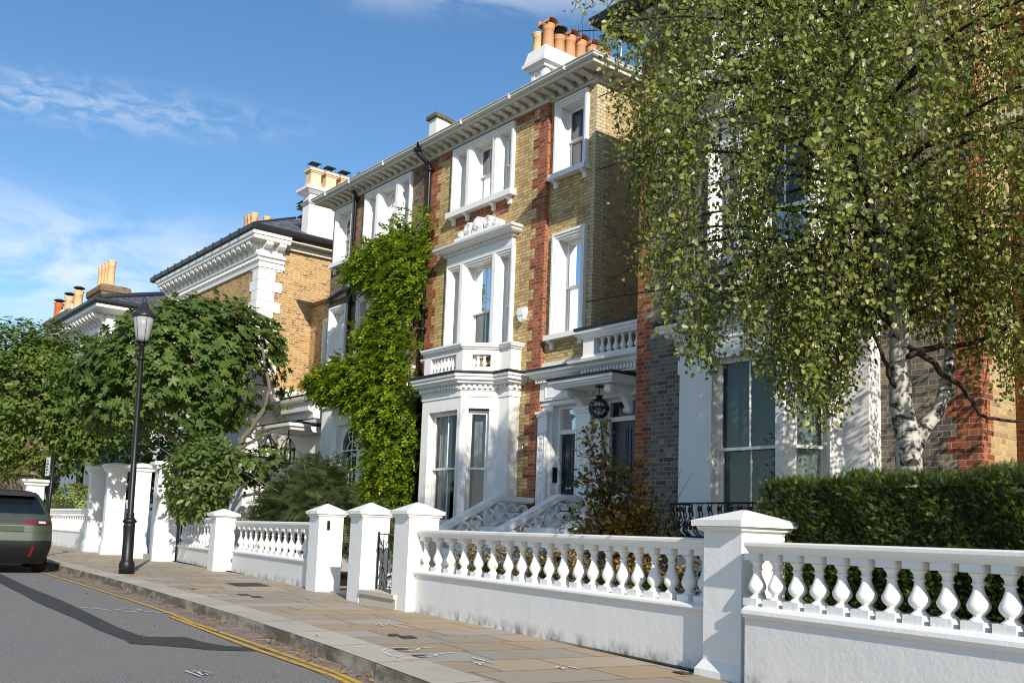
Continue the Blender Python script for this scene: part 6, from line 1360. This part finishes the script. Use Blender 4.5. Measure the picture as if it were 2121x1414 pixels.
cv=g.n('CombineXYZ'); g.l(az,cv.inputs[0]); g.l(el,cv.inputs[1])
def band(a0,e0,slope,sig,alo,ahi,soft):
    ec=g.math('ADD',g.math('MULTIPLY',g.math('SUBTRACT',az,a0),slope),e0); d=g.math('ABSOLUTE',g.math('SUBTRACT',el,ec)); k=g.ss(d,0,sig,1,0)
    return g.math('MULTIPLY',k,g.math('MULTIPLY',g.ss(az,alo,alo+soft),g.ss(az,ahi-soft,ahi,1,0)))
n1=g.noise(g.mapv(cv.outputs[0],(.16,.42,1),(3.1,1.7,0)),1.0,9,.58,.6); n2=g.noise(g.mapv(cv.outputs[0],(.55,1.5,1),(0,4,0),(0,0,-.25)),1.0,7,.6,.8)
low=g.math('MULTIPLY',band(163,13.2,.04,5.2,140,230,9),g.ss(n1,.30,.62))
stk=g.math('MULTIPLY',band(167,21.9,-.05,2.0,151,230,16),g.ss(n2,.36,.66))
top=g.math('MULTIPLY',band(143,31.2,-.02,2.8,130,156,6),g.ss(n1,.34,.62))
gen=g.math('MULTIPLY',g.ss(g.noise(g.mapv(cv.outputs[0],(.03,.09,1),(7,2,0)),1.0,8,.6),.5,.75),g.ss(az,128,100))
cl=g.math('ADD',g.math('MULTIPLY',low,.62),g.math('ADD',g.math('MULTIPLY',stk,.30),g.math('ADD',g.math('MULTIPLY',top,.42),g.math('MULTIPLY',gen,.5))),clamp=True)
hsv=g.n('HueSaturation'); hsv.inputs['Saturation'].default_value=SKY_SAT; g.l(sky.outputs[0],hsv.inputs['Color'])
mix=g.mix(cl,hsv.outputs[0],CLOUD_C); g.l(mix,bg.inputs[0]); bg.inputs[1].default_value=SKY_S; g.l(bg.outputs[0],out.inputs[0])
vs=scene.view_settings; scene.display_settings.display_device='sRGB'; vs.view_transform='Standard'; vs.look='None'; vs.exposure=EXPO; vs.gamma=1; vs.use_curve_mapping=False
scene.cycles.max_bounces=8; scene.cycles.diffuse_bounces=3; scene.cycles.glossy_bounces=3; scene.cycles.transparent_max_bounces=10; scene.cycles.transmission_bounces=4
scene.cycles.use_denoising=True; scene.cycles.use_adaptive_sampling=False; scene.cycles.denoising_prefilter='ACCURATE'; scene.cycles.pixel_filter_type="BLACKMAN_HARRIS"; scene.cycles.filter_width=1.1; scene.cycles.sample_clamp_indirect=6
